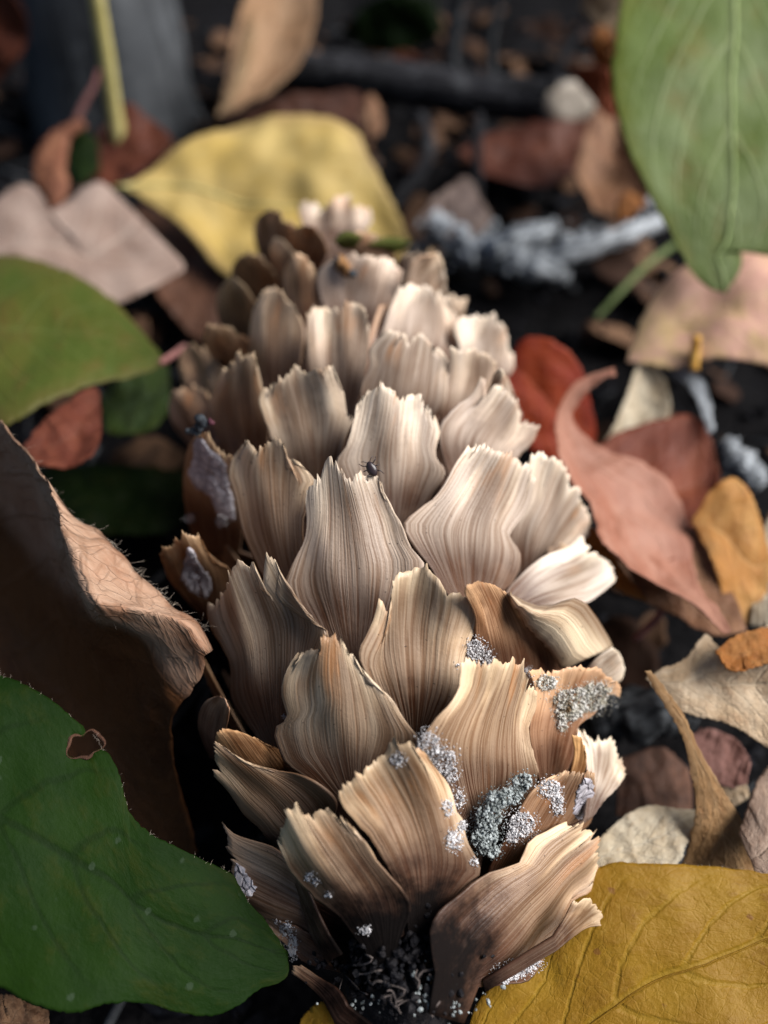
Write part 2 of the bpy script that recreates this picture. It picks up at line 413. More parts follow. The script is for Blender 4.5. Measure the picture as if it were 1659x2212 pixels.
    # root that runs in to the core
    k_ = (Pb-CAX0)@CDIR; core = CAX0+CDIR*(k_-.35)
    ex = []
    c0 = G[0].mean(0)
    for f in (.99, .66, .33):
        tgt = core+radial(Pb)*Rk(k_/CL)*.35+(G[0]-c0)*.7
        ex.append(G[0]*(1-f*root)+tgt*f*root)
    G = np.concatenate([np.array(ex), G])
    vv = np.r_[np.linspace(-.25, -.05, 3), np.linspace(0, 1, nr)]
    UV = np.stack(np.meshgrid(np.linspace(0, 1, nc), vv), -1)
    wid = np.linalg.norm(G[nr//2, -1]-G[nr//2, 0]); UV[..., 0] = UV[..., 0]*wid/1.7
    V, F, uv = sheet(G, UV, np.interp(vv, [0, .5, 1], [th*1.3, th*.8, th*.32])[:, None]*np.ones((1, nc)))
    ob = mk('scale', V, F, M_SCALE, cone, uv); ob.color = (*tint, wid/1.7)  # tint raised on right-hand scales, partly painting in side light
    SURF[key+'_ob'] = ob; ob.pass_index = int(PALE_LIT.get(key, 14)*.56)
    return ob
S_ = cone_scale
# ---- stalk end (nearest)
S_('c8', C((540,1140),(500,1060),(440,1000),(385,960)), C((385,960),(390,935),(420,930)), C((420,930),(490,980),(550,1020),(585,1080)), tip=.85, base=.5, tint=(.8,.62,.5), jag=2, nc=24)
S_('c7', C((570,960),(440,925),(380,870),(320,820),(265,780)), C((265,780),(285,768),(310,768),(350,775),(400,790)), C((400,790),(470,830),(580,860)), tip=1.0, base=.6, tint=(.85,.6,.48), jag=3, nc=40)
S_('c4', C((640,870),(430,805),(280,760),(180,710)), C((180,710),(175,660),(178,620),(165,560),(150,520),(158,480),(135,415)), C((135,415),(180,460),(270,490),(340,520),(470,640),(640,760)), tip=1.0, base=.66, tint=(.72,.58,.5), jag=3)
S_('c9', C((1330,830),(1370,765),(1400,700)), C((1400,700),(1450,690),(1480,700),(1510,755),(1500,790)), C((1500,790),(1440,803),(1340,880)), tip=.95, base=.6, tint=(.8,.7,.6), jag=3, nc=40)
S_('c3', C((905,960),(890,880),(888,800),(920,740),(1000,670),(1080,610),(1160,582),(1205,565),(1240,490),(1300,450),(1370,415)), C((1370,415),(1400,425),(1430,425),(1452,430),(1462,475),(1478,450),(1500,462),(1490,500),(1488,540),(1502,590),(1490,630)), C((1490,630),(1460,670),(1400,700),(1370,760),(1360,820),(1310,860),(1285,930),(1240,990),(1170,1002),(1060,1010)), tip=1.03, base=.72, bow=.16, jag=6, rip=.045, lift=.1, minface=.6, tint=(1.08,.94,.80))
S_('c1', C((650,880),(560,760),(470,690),(385,600),(335,490)), C((335,490),(345,430),(372,378),(398,372),(405,345),(425,385),(448,388),(470,368),(492,355),(522,375),(560,400),(605,432)), C((605,432),(660,500),(705,572),(765,640),(808,695),(815,745),(790,800),(760,880)), tip=1.03, base=.72, bow=.28, tint=(1.0,.88,.74), lift=.05, jag=7)
S_('c2', C((800,740),(770,650),(720,560),(672,480),(615,415),(570,360),(555,325)), C((555,325),(560,290),(600,270),(620,230),(660,195),(700,172),(728,155),(757,103),(762,130),(792,130),(816,105),(822,150),(850,160),(880,190)), C((880,190),(922,240),(960,300),(978,365),(1002,410),(1022,490),(1062,565),(1060,612),(1010,650),(930,740)), tip=1.02, base=.72, bow=.3, jag=6, tint=(1.06,.93,.78))
# ---- second tier
S_('c6', C((300,330),(180,260),(110,150)), C((110,150),(115,95),(150,85),(190,86),(240,100),(300,140)), C((300,140),(350,165),(440,300)), tip=.93, base=.62, tint=(.8,.55,.36), jag=2, nc=40)
S_('c5', C((430,570),(310,490),(270,440),(215,390),(160,310),(105,250)), C((105,250),(106,215),(110,170),(110,125),(150,152),(200,190),(262,213)), C((262,213),(330,230),(420,250),(480,280),(530,320),(548,362),(520,440)), tip=1.0, base=.68, tint=(.75,.63,.53), bow=.1, jag=3)
S_('b2', B((640,1060),(520,970),(440,910),(408,805),(450,765),(432,690),(440,620),(482,548)), B((482,548),(520,532),(560,520),(575,490),(600,500),(612,480),(625,510),(632,485),(652,522),(682,572),(722,640)), B((722,640),(765,665),(812,712),(852,780),(892,832),(878,880),(800,950),(720,1040)), bow=.24, jag=6, tint=(.98,.88,.76))
S_('c11', C((1440,420),(1450,330),(1450,230),(1440,170),(1395,100)), C((1395,100),(1420,60),(1440,85),(1460,120),(1478,130),(1490,110),(1522,120),(1558,148),(1572,190),(1592,240)), C((1592,240),(1562,290),(1512,340),(1470,400)), tip=.95, base=.7, bow=.1, jag=6, tint=(1.1,1.08,1.05))
S_('c10', C((1090,640),(1110,560),(1180,440),(1205,380),(1240,320),(1290,270),(1335,247)), C((1335,247),(1360,238),(1390,233),(1420,238),(1442,240),(1455,225),(1478,240)), C((1478,240),(1478,330),(1462,420),(1380,480),(1240,600)), tip=.98, base=.7, bow=.12, jag=3, tint=(.9,.7,.56))
S_('b12', B((1310,1010),(1285,900),(1270,800),(1292,690),(1268,605)), B((1268,605),(1310,595),(1360,605),(1400,598),(1440,588),(1500,602),(1550,630),(1578,660),(1574,697)), B((1574,697),(1540,685),(1490,750),(1430,800),(1415,900),(1370,1000)), tip=.98, base=.7, bow=.05, jag=3, tint=(.92,.66,.5), rip=.05)
S_('c10b', C((1330,330),(1385,250),(1405,170),(1395,100)), C((1395,100),(1412,105),(1432,118),(1448,170)), C((1448,170),(1446,220),(1430,255),(1390,330)), tip=.98, base=.8, bow=.1, jag=2, nc=32, tint=(1.0,.68,.38), lift=.06, root=.1)
S_('b1', B((1010,1075),(950,970),(900,860),(940,782),(1000,720),(1030,670),(1036,620),(1040,575)), B((1040,575),(1070,560),(1100,575),(1130,585),(1160,575),(1200,580),(1215,560),(1222,577),(1250,568),(1250,600),(1265,612),(1272,650),(1296,682)), B((1296,682),(1290,735),(1266,800),(1276,860),(1292,920),(1306,985),(1250,1080)), bow=.16, jag=7, tint=(1.10,.96,.80))
# ---- third tier
S_('b13', B((190,900),(150,800),(165,720),(212,690)), B((212,690),(225,690),(240,700),(256,735)), B((256,735),(250,770),(235,830),(230,910)), tip=.97, base=.65, tint=(.7,.5,.42), jag=1, nc=24)
S_('b5', B((400,900),(310,780),(262,700),(258,590),(228,520),(187,450),(180,385)), B((180,385),(215,370),(240,330),(265,260),(292,238),(320,247),(325,220),(348,240),(362,247),(385,210),(402,225),(427,262),(415,342)), B((415,342),(442,382),(505,425),(592,482),(560,560),(500,700),(450,880)), bow=.24, jag=7, tint=(.84,.76,.68), tip=1.0)
S_('b11', B((1450,620),(1500,560),(1550,525)), B((1550,525),(1568,540),(1582,560),(1592,600)), B((1592,600),(1570,645),(1480,660)), tip=.92, base=.75, bow=.05, jag=1, nc=24, tint=(1.15,1.12,1.05))
S_('b10', B((1110,640),(1088,500),(1085,420),(1050,345)), B((1050,345),(1058,316),(1100,304),(1150,314),(1192,340),(1235,385)), B((1235,385),(1290,440),(1400,560),(1380,650)), tip=1.0, base=.78, bow=-.12, jag=1.5, tint=(.78,.55,.4))
S_('b3', B((830,830),(745,670),(692,556),(720,485),(745,420),(760,360)), B((760,360),(775,375),(785,400),(800,425),(800,440),(797,390),(800,335),(806,290),(830,265),(880,260),(912,252),(922,238),(935,262),(962,290),(992,330),(1035,342),(1062,372),(1090,412)), B((1090,412),(1090,455),(1062,522),(1042,600),(1030,690),(985,760),(920,830)), bow=.25, jag=5, tint=(1.04,.93,.80))
S_('b9', B((1180,390),(1195,335),(1260,262),(1330,212),(1398,188),(1440,145)), B((1440,145),(1460,180),(1500,210),(1540,240),(1562,280),(1550,310)), B((1550,310),(1502,350),(1460,375),(1372,386),(1280,395),(1210,420)), tip=.97, base=.8, bow=.08, jag=3, tint=(1.15,1.12,1.1))
S_('b9t', B((1310,240),(1330,205),(1343,150)), B((1343,150),(1360,160),(1380,172),(1402,186)), B((1402,186),(1370,215),(1330,250)), tip=1.0, base=.92, bow=.05, jag=1, nc=24, tint=(.85,.7,.55), lift=.05, root=.03)
S_('b6', B((170,430),(85,340),(48,290),(20,210)), B((20,210),(50,195),(70,160),(100,140),(115,150),(150,143),(166,172),(186,216)), B((186,216),(205,245),(250,260),(275,330),(270,440)), tip=1.0, base=.72, jag=6, tint=(.8,.63,.48), nc=48)
S_('b8', B((1250,330),(1205,190),(1212,100),(1258,30))+A((1440,1120),(1455,1045)), A((1455,1045),(1500,1030),(1550,1045),(1567,1070),(1612,1130),(1652,1190))+B((1440,20),(1465,60),(1476,100),(1470,150)), B((1470,150),(1440,170),(1400,215),(1340,270),(1290,340)), tip=1.0, base=.78, bow=.12, jag=5, tint=(1.12,1.08,1.05))
S_('b7', B((1010,370),(960,300),(915,232),(880,190),(842,122),(852,98))+A((1040,1240),(1092,1200),(1132,1140),(1162,1080),(1200,1030),(1215,1005)), A((1215,1005),(1240,1000),(1275,1000),(1290,1020),(1340,1020),(1355,1040),(1390,1045),(1420,1060),(1450,1090),(1476,1130)), A((1476,1130),(1466,1180),(1440,1260))+B((1205,140),(1212,170),(1238,205),(1232,270),(1190,335),(1130,390)), bow=.14, jag=6, tint=(1.1,1.04,1.0), tip=1.02)
S_('b4', B((600,560),(510,450),(438,352),(460,262),(498,190),(516,120),(512,40))+A((590,1190)), A((590,1190),(595,1160),(630,1140),(640,1105),(668,1075),(686,1058),(692,1082),(720,1075),(732,1120),(755,1140),(790,1112),(830,1115),(870,1110),(880,1150)), A((880,1150),(892,1200),(922,1240))+B((800,50),(840,120),(862,180),(902,232),(918,268),(860,400),(760,560)), bow=.24, jag=6, tint=(1.05,1.0,.97), tip=1.04)
S_('a1', B((470,400),(370,290),(305,150),(285,60))+A((312,1190),(290,1130),(300,1070),(338,1012)), A((338,1012),(365,1003),(400,1015),(440,990),(478,985),(498,988),(510,1050),(545,1080)), A((545,1080),(582,1095),(627,1150),(602,1190),(590,1250),(575,1330))+B((520,400)), bow=.24, jag=6, tint=(.88,.79,.7))
S_('a2', A((170,1420),(130,1290),(112,1150),(130,1020),(158,972)), A((158,972),(185,965),(210,960),(230,1000),(255,1030),(302,1050)), A((302,1050),(300,1130),(318,1210),(340,1310),(330,1420)), tip=1.0, base=.78, bow=.16, jag=4, tint=(.85,.7,.56))
# ---- fourth tier
S_('a7', A((1150,1150),(1105,1000),(1110,925),(1180,850),(1225,815),(1265,740)), A((1265,740),(1280,760),(1330,775),(1370,800),(1400,840),(1420,910),(1450,920),(1490,930)), A((1490,930),(1465,990),(1410,1050),(1330,1150)), tip=1.0, base=.8, bow=.12, jag=5, tint=(1.12,1.06,1.03))
S_('a3', A((850,1340),(740,1160),(702,1080),(742,1010),(770,920),(780,860),(800,830)), A((800,830),(825,790),(860,775),(880,770),(900,790),(930,800),(950,830),(985,800),(1010,795),(1040,830),(1070,880),(1085,890)), A((1085,890),(1106,950),(1092,1010),(1092,1060),(1126,1110),(1080,1190),(1000,1340)), bow=.2, jag=6, tint=(1.05,1.0,.96))
S_('a4', A((590,1190),(490,1060),(432,920),(405,840),(420,790)), A((420,790),(470,770),(490,730),(530,700),(545,680),(570,720),(610,710),(650,695),(690,700),(700,740)), A((700,740),(732,800),(746,880),(772,900),(745,970),(710,1070),(670,1190)), bow=.22, jag=6, tint=(.95,.88,.8))
S_('a5', A((330,1110),(232,1000),(205,870),(230,800),(270,710)), A((270,710),(310,690),(330,645),(345,670),(390,650),(400,700)), A((400,700),(422,800),(442,900),(438,1000),(420,1100)), bow=.2, jag=5, tint=(1.01,0.88,0.75))
S_('a6', A((170,1040),(95,960),(58,880),(65,810)), A((65,810),(100,780),(150,770),(200,800)), A((200,800),(232,860),(260,1010)), tip=1.0, base=.8, jag=4, nc=40, tint=(0.91,0.73,0.60))
# ---- fifth tier and beyond
S_('a8a', A((870,960),(800,830),(800,770),(832,700),(830,640),(870,590),(900,560)), A((900,560),(940,565),(1000,590),(1030,580),(1060,600),(1112,640)), A((1112,640),(1140,690),(1132,770),(1120,860),(1030,960)), bow=.16, jag=4, tint=(1.08,1.02,.98), nc=48)
S_('a8b', A((1120,980),(1105,900),(1122,800),(1140,700),(1145,625)), A((1145,625),(1190,640),(1240,630),(1290,650),(1322,690)), A((1322,690),(1325,760),(1290,850),(1200,980)), bow=.14, jag=4, tint=(1.08,1.0,.95), nc=48)
S_('a8c', A((1300,900),(1290,820),(1310,740),(1330,715)), A((1330,715),(1350,720),(1372,760),(1400,840)), A((1400,840),(1420,900),(1380,960)), bow=.1, jag=3, tint=(1.1,1.05,1.0), nc=32, tip=.97)
S_('a9', A((690,900),(622,780),(592,690),(590,600),(590,510)), A((590,510),(620,470),(670,460),(710,465),(740,445),(780,460),(820,480),(830,530)), A((830,530),(830,620),(812,740),(770,900)), bow=.2, jag=5, tint=(1.0,.92,.85), nc=48)
S_('a9b', A((760,850),(800,700),(840,560),(870,470)), A((870,470),(890,460),(905,470),(915,500)), A((915,500),(900,600),(850,760),(830,860)), tip=.9, base=.7, bow=.1, jag=2, nc=24, tint=(.7,.5,.38))
S_('a10', A((440,850),(382,700),(368,620),(380,500),(420,410)), A((420,410),(460,390),(500,420),(542,470)), A((542,470),(582,560),(570,660),(530,850)), bow=.2, jag=3, tint=(1.01,0.87,0.74), nc=48)
S_('a11', A((290,800),(240,700),(190,600),(205,545)), A((205,545),(240,540),(290,552),(340,580)), A((340,580),(390,640),(420,800)), bow=.2, jag=4, tint=(0.88,0.73,0.59), nc=40)
S_('a11b', A((170,900),(120,790),(95,700),(110,640)), A((110,640),(150,610),(200,630),(240,670)), A((240,670),(280,760),(280,880)), bow=.2, jag=4, tint=(0.81,0.65,0.52), nc=40)
S_('a13', A((1200,800),(1180,640),(1160,560),(1190,510)), A((1190,510),(1240,500),(1290,520),(1320,490),(1350,540),(1372,600),(1390,660)), A((1390,660),(1385,720),(1330,780)), tip=1.0, base=.8, bow=.1, jag=4, tint=(1.16,1.12,1.1), nc=40)
S_('a12', A((930,730),(870,640),(900,520),(930,430),(950,390)), A((950,390),(1000,380),(1040,390),(1100,410),(1140,460)), A((1140,460),(1182,540),(1195,620),(1130,740)), bow=.12, jag=4, tint=(1.14,1.08,1.05), nc=40)
S_('a14', A((1040,540),(970,420),(960,340),(1000,290),(1070,280)), A((1070,280),(1100,255),(1112,300),(1130,360),(1142,430),(1172,440),(1212,440)), A((1212,440),(1195,490),(1160,520),(1120,560)), tip=1.0, base=.8, bow=.0, jag=4, tint=(1.1,1.0,.92), nc=40, rip=.05)
S_('a15', A((700,600),(642,440),(632,380),(640,330),(690,290)), A((690,290),(760,275),(830,268),(900,285),(960,330)), A((960,330),(950,420),(880,580)), bow=.1, jag=4, tint=(1.12,1.02,.98), nc=40, rip=.05)
S_('a16', A((550,600),(510,450),(500,350),(530,285)), A((530,285),(560,262),(590,280),(622,330)), A((622,330),(630,420),(620,600)), bow=.15, jag=3, tint=(1.10,0.86,0.68), nc=32)
S_('a17', A((370,520),(310,420),(300,330),(330,275)), A((330,275),(370,262),(420,285),(460,330)), A((460,330),(490,400),(490,540)), bow=.2, jag=3, tint=(0.91,0.75,0.61), nc=32)
S_('a17b', A((290,640),(250,520),(245,430),(280,370)), A((280,370),(310,360),(340,380),(370,420)), A((370,420),(400,480),(400,620)), bow=.2, jag=3, tint=(0.78,0.65,0.52), nc=32)
S_('a17c', A((480,420),(455,300),(450,240),(470,205)), A((470,205),(500,215),(520,240),(545,270)), A((545,270),(560,320),(550,430)), tip=1.0, base=.8, bow=.1, jag=2, tint=(1.0,.88,.78), nc=24)
S_('a18', A((430,330),(392,230),(390,150),(420,112)), A((420,112),(455,102),(485,105),(500,140),(540,150)), A((540,150),(560,210),(550,330)), tip=1.1, base=.85, bow=.15, jag=3, tint=(0.98,0.75,0.59), nc=32)
S_('a18b', A((530,320),(530,230),(545,160)), A((545,160),(580,155),(620,165),(650,200)), A((650,200),(670,260),(640,330)), tip=1.05, base=.85, bow=.15, jag=3, tint=(1.04,0.78,0.59), nc=32)
S_('a19', A((620,230),(575,160),(560,90),(585,60)), A((585,60),(620,70),(650,95),(690,60),(730,40),(770,45),(800,80),(835,90)), A((835,90),(840,140),(800,200),(760,230)), tip=.8, base=.85, bow=.0, jag=5, tint=(1.25,1.22,1.2), nc=40, rip=.07)
S_('a20', A((800,340),(760,250),(740,200)), A((740,200),(790,180),(850,190),(900,215)), A((900,215),(930,260),(920,340)), tip=1.05, base=.85, bow=.1, jag=3, tint=(.9,.72,.6), nc=32)
S_('a21', A((900,400),(930,320),(960,270)), A((960,270),(1000,262),(1040,270),(1070,300)), A((1070,300),(1060,360),(1000,420)), tip=1.0, base=.85, bow=.1, jag=3, tint=(.95,.85,.78), nc=32)

# rolled-over flap of the torn scale on the right
def flap():
    r0 = resample(B((1195,345),(1210,380),(1222,398),(1230,405),(1255,452),(1272,470),(1292,492),(1318,512),(1340,542),(1358,575),(1372,600),(1382,596),(1395,606),(1402,590)), 30)
    r2 = resample(B((1200,342),(1260,372),(1300,384),(1345,382),(1375,370),(1420,358),(1462,378),(1500,430),(1537,492),(1552,526)), 30)
    rng = np.random.default_rng(3); r0 = r0+rng.normal(size=r0.shape)*1.3
    n = 16; G = np.zeros((n, 30, 3))
    for i in range(n):
        s = i/(n-1)
        px = r0*(1-s)+r2*s
        P0 = SURF['b10'](px, 0.)
        d = CAMP-P0; d /= np.linalg.norm(d, axis=1, keepdims=True)
        along = np.linspace(0, 1, 30)[:, None]
        lift = (.10+.42*math.sin(math.pi*min(1, .12+s*.88)))*np.clip(along*3+.15, 0, 1)
        G[i] = P0+d*lift
    UV = np.stack(np.meshgrid(np.linspace(0, .9, 30), np.linspace(.95, .55, n)), -1)
    UV = np.stack([UV[..., 1]*1.2, .6+.4*UV[..., 0]], -1)
    V, F, uv = sheet(G, UV, .02)
    ob = mk('scale_flap', V, F, M_SCALE, cone, uv); ob.color = (1.12, 1.08, 1.0, 1)
    ob['label'] = 'pale torn scale edge rolled back over itself'
flap()

# plain scales round the flanks and the underside
def plain_scale(k, th, Ls, wd):
    c = CAX0+CDIR*k*CL; up = np.array([0, 0, 1.]); up = up-(up@CDIR)*CDIR; up /= np.linalg.norm(up); sd_ = np.cross(CDIR, up)
    rad = up*math.cos(th)+sd_*math.sin(th); tan = -up*math.sin(th)+sd_*math.cos(th)
    nc, nr = 26, 12; rng = RNG
    u = np.linspace(-1, 1, nc); v = np.linspace(0, 1, nr)
    jt = rng.normal(size=nc)*.03
    G = np.zeros((nr, nc, 3))
    for i, v_ in enumerate(v):
        wv = wd*(.45+.75*v_-.35*v_*v_)
        r_ = Rk(k)*(.45+.42*v_**.8)
        for j, u_ in enumerate(u):
            G[i, j] = c+CDIR*(Ls*(v_-.55)+(jt[j]-.10*u_*u_)*v_)+rad*(r_-.16*u_*u_*wd)+tan*(u_*wv)
    UV = np.stack(np.meshgrid(np.linspace(0, 1, nc)*wd*2/1.7, v), -1)
    V, F, uv = sheet(G, UV, .02); ob = mk('scale', V, F, M_SCALE, cone, uv); ob.color = (.7, .6, .5, wd*2/1.7)
i = 0
for n_ in range(100):
    k = .04+.92*(n_/100); th = n_*2.39996
    thw = (th+math.pi) % (2*math.pi)-math.pi
    if abs(thw) < 1.35: continue
    plain_scale(k, thw, 1.7, .75*(.5+.5*Rk(k)/2.6))

# core spindle and blackened stalk
kk = np.linspace(-.02, 1.02, 40)
V, F, uv = tube(np.array([CAX0+CDIR*k*CL for k in kk]), np.maximum(Rk(kk)*.52, .2), 28, .12)
mk('core', V, F, M_CORE, cone, uv)
M_STALK = grain_material('dirty_stalk', (.005, .005, .007), (.016, .014, .015), 900., .6, .0006, (.05, .042, .042), .70, spec=.15)
P = crom([CAX0+CDIR*.6, PH(872, 2010, 2.35), PH(862, 2110, 1.8), PH(858, 2240, .9), PH(858, 2300, .2)], 30)
V, F, uv = tube(P, np.interp(np.linspace(0, 1, 30), [0, .35, .6, 1], [.75, .5, .48, .5]), 40, .28)
V = np.array([v_+.06*np.array(mnoise.noise_vector(Vector(v_*5))) for v_ in V])
stalk = mk('stalk', V, F, M_STALK, cone, uv); stalk['label'] = 'soil-blackened broken stalk end'

# ---- grey lichen crumbs and films on the scales
M_LICH = grain_material('lichen', (.34, .325, .33), (.76, .74, .74), 1500., .9, .0004, (.12, .11, .10), .66)
M_LICHD = grain_material('lichen_dark', (.13, .145, .14), (.46, .50, .50), 1500., .85, .0004, (.03, .03, .03), .62)
M_LICHY = grain_material('lichen_yellowish', (.30, .27, .20), (.66, .64, .60), 1500., .9, .0004, (.16, .10, .05), .60)
def film_mat():
    t = NT('lichen_film'); pos = t.pos(); n1 = t.noise(pos, 420., 4, .6)
    ck = t.vor(pos, 900., 'DISTANCE_TO_EDGE')
    c = t.mix(t.step(n1, .35, .65), (.40, .375, .41), (.60, .57, .60)); c = t.mix(t.math('MULTIPLY', t.step(ck, .10, .02), .55), c, (.20, .17, .20))
    return t.fin(c, .8, t.bump(t.math('ADD', t.step(ck, 0., .12), n1), .7, .0004), .25)
M_FILM = film_mat()
def crumbs(key, blobs, n, r=(.008, .024), mat=None, pile=.05, seed=1):
    rng = np.random.default_rng(seed); px = []; n = int(n*4.2); r = (r[0]*.42, r[1]*.50); pile *= .7
    bl = [(*b[:2], b[2], b[3]) for b in blobs]; wts = np.array([b[2]*b[3] for b in bl]); wts = wts/wts.sum()
    for q in range(n):
        b = bl[rng.choice(len(bl), p=wts)]; an = rng.uniform(0, 6.283); rr = rng.random()**.5
        px.append((b[0]+b[2]*rr*math.cos(an), b[1]+b[3]*rr*math.sin(an)))
    m = int(n*.7)                           # thin powdery skirt
    for q in range(m):
        b = bl[rng.choice(len(bl), p=wts)]; an = rng.uniform(0, 6.283); rr = rng.uniform(.6, 1.55)
        px.append((b[0]+b[2]*rr*math.cos(an)+rng.normal()*2, b[1]+b[3]*rr*math.sin(an)+rng.normal()*2))
    P = SURF[key](np.array(px), 0.); d = CAMP-P; d /= np.linalg.norm(d, axis=1, keepdims=True)
    P = P+d*(np.r_[rng.random(n)**2*pile, np.zeros(m)][:, None])
    V, F = lumps(P, np.r_[rng.uniform(r[0], r[1], n), rng.uniform(.0025, .008, m)], 1, rng=rng, jag=.6)
    ob = mk('lichen_crust', V, F, mat or M_LICH, SURF[key+'_ob'], smooth=True)
    ob['kind'] = 'stuff'; return ob
def el(cr, *bl):                             # ellipses given in crop coordinates
    o = []
    for x, y, rx, ry in bl:
        (cx, cy), (ex, ey) = cr((x, y), (x+rx, y+ry)); o.append((cx, cy, ex-cx, ey-cy))
    return o
crumbs('b1', el(C, (880,135,38,45), (930,190,50,50), (960,245,25,30), (985,330,22,40)), 130, mat=M_LICH, pile=.10, seed=2)
crumbs('c10', el(C, (1215,270,34,30), (1175,320,40,30), (1120,340,40,35), (1095,400,45,45), (1080,470,50,45), (1100,520,35,22)), 330, r=(.014,.040), mat=M_LICHD, pile=.16, seed=3)
crumbs('c2', el(C, (950,365,20,26), (972,480,26,34), (1000,430,16,20), (1042,560,14,14), (765,190,24,22)), 90, mat=M_LICH, pile=.03, seed=4)
crumbs('c10', el(C, (1315,295,36,34), (1345,350,20,40), (1215,425,45,45), (1180,470,22,25)), 190, r=(.010,.026), mat=M_LICH, pile=.03, seed=5)
crumbs('b12', el(B, (1440,705,90,42), (1400,745,45,30), (1495,675,48,30), (1325,645,36,26), (1380,790,16,22)), 330, r=(.012,.034), mat=M_LICHY, pile=.10, seed=6)
crumbs('b10', el(B, (1085,535,30,34), (1115,560,32,30), (1030,590,14,14), (1260,610,16,20)), 110, mat=M_LICH, pile=.10, seed=7)
crumbs('c3', el(C, (1175,955,48,30), (1235,930,44,26), (1150,985,20,12)), 120, r=(.010,.024), mat=M_LICH, pile=.02, seed=8)
crumbs('c1', el(C, (450,612,18,14), (475,630,12,10), (520,680,14,8), (650,805,22,14)), 30, r=(.008,.022), mat=M_LICH, pile=.02, seed=9)
crumbs('c7', el(C, (365,800,22,22), (390,860,16,40), (330,775,10,8)), 60, r=(.010,.024), mat=M_LICH, pile=.02, seed=10)
crumbs('b5', el(B, (460,775,14,14), (440,760,8,8)), 12, r=(.01,.02), seed=11)
crumbs('a2', el(A, (140,1290,18,14), (262,1300,20,24)), 24, r=(.014,.035), seed=12)
def film(key, pts, seed=0):
    rng = np.random.default_rng(seed); P = np.array(pts); c = P.mean(0)
    O = resample(np.vstack([P, P[:1]]), 49)[:-1]
    O = O+rng.normal(size=O.shape)*1.6
    rings = [c+(O-c)*f for f in (.02, .3, .55, .78, .93, 1.0)]
    off = [.022, .024, .022, .020, .016, -.004]
    V = np.concatenate([SURF[key](r_, o_) for r_, o_ in zip(rings, off)]); F = []
    for a_ in range(5):
        for k in range(48): F.append((a_*48+k, a_*48+(k+1) % 48, (a_+1)*48+(k+1) % 48, (a_+1)*48+k))
    F.append(tuple(range(48)))
    ob = mk('lichen_film', V, F, M_FILM, SURF[key+'_ob']); ob['label'] = 'pale lilac grey lichen film'
film('a2', A((150,985),(190,975),(215,1020),(255,1045),(288,1095),(285,1150),(310,1210),(318,1300),(255,1290),(215,1200),(160,1170),(130,1120),(150,1060)), 1)
film('b6', B((112,190),(135,195),(150,240),(190,290),(200,330),(180,360),(120,340),(90,300),(100,250)), 2)
film('c10', C((1415,300),(1440,255),(1470,262),(1478,330),(1462,400),(1425,410),(1395,390)), 3)
film('c4', C((185,560),(215,575),(235,620),(262,650),(245,685),(200,680),(178,640)), 4)

# ---- soil crumbs caked round the stalk (still part of the cone)
rng = np.random.default_rng(21); px = []
for q in range(420):
    px.append((rng.normal(850, 75), rng.normal(2085, 50)))
Pq = np.array([hit(p, .62)+0 for p in px]); Pq += rng.normal(size=Pq.shape)*.05
V, F = lumps(Pq, rng.uniform(.012, .055, len(Pq))*.8, 1, rng=rng)
ob = mk('caked_soil', V, F, M_STALK, cone, smooth=False); ob['kind'] = 'stuff'
px = [(rng.normal(965, 45), rng.normal(2150, 28)) for q in range(110)]+[(rng.normal(760, 30), rng.normal(2172, 10)) for q in range(20)]
Pq = np.array([hit(p, .70) for p in px])
V, F = lumps(Pq, rng.uniform(.006, .022, len(Pq)), 1, rng=rng)
ob = mk('lichen_crust', V, F, M_LICHD, cone, smooth=False); ob['kind'] = 'stuff'
# pale root fibres hanging in the dirt
M_FIB = grain_material('dead_fibre', (.06, .05, .045), (.16, .13, .12), 800.)
allV = []; allF = []; o_ = 0
for q in range(14):
    p0 = np.array([rng.normal(860, 95), rng.normal(2120, 35)]); an = rng.uniform(0, 6.28)
    pts = [p0+np.array([math.cos(an), math.sin(an)])*s+rng.normal(size=2)*7 for s in (0, 14, 28, 44)]
    P3 = np.array([hit(p, .74) for p in pts]); P3 = crom(P3+rng.normal(size=P3.shape)*.02, 8)
    V, F, _ = tube(P3, rng.uniform(.005, .011), 5); allV.append(V); allF += [tuple(i_+o_ for i_ in f) for f in F]; o_ += len(V)
ob = mk('root_fibres', np.concatenate(allV), allF, M_FIB, cone); ob['kind'] = 'stuff'

# ================================================================== fallen leaves
LM = leaf_material
M_YEL = LM('leaf_bright_yellow', (.58, .405, .115), (.62, .46, .17), (.50, .335, .09), (.66, .51, .21), .35, 7, 1.2, edge=(.42, .29, .12), retic=.1)
M_OCH = LM('leaf_ochre', (.32, .165, .011), (.37, .205, .015), (.26, .125, .010), (.42, .27, .025), .35, 6, 1.0, spots=(.22, .09, .02), spotn=.78, retic=.12, hi=(.48, .30, .06))
M_GRN = LM('leaf_dark_green', (.0065, .022, .0016), (.010, .029, .002), (.020, .031, .0025), (.0035, .012, .0012), .6, 6, .8, rough=.65, spec=.10, vb=.10, spots=(.03, .05, .025), spotn=.66, hi=(.015, .032, .01), retic=.0, wrinkle=.0003)
M_OLV = LM('leaf_olive', (.058, .082, .011), (.082, .090, .014), (.105, .076, .016), (.13, .16, .04), .3, 7, 1.0, edge=(.10, .085, .02), retic=.08)
M_PGV = grain_material('vein_pale_green', (.22, .28, .11), (.28, .34, .15), 400., .6, .0002)
M_PINK = LM('leaf_pink', (.33, .135, .085), (.40, .20, .14), (.22, .075, .04), (.44, .25, .18), .45, 5, 1.1, transl=.2, retic=.08)
M_PGR = LM('leaf_pale_green', (.10, .145, .026), (.135, .18, .062), (.14, .125, .026), (.21, .255, .10), .8, 6, 1.6, edge=(.105, .125, .010), retic=.12, wrinkle=.0008)
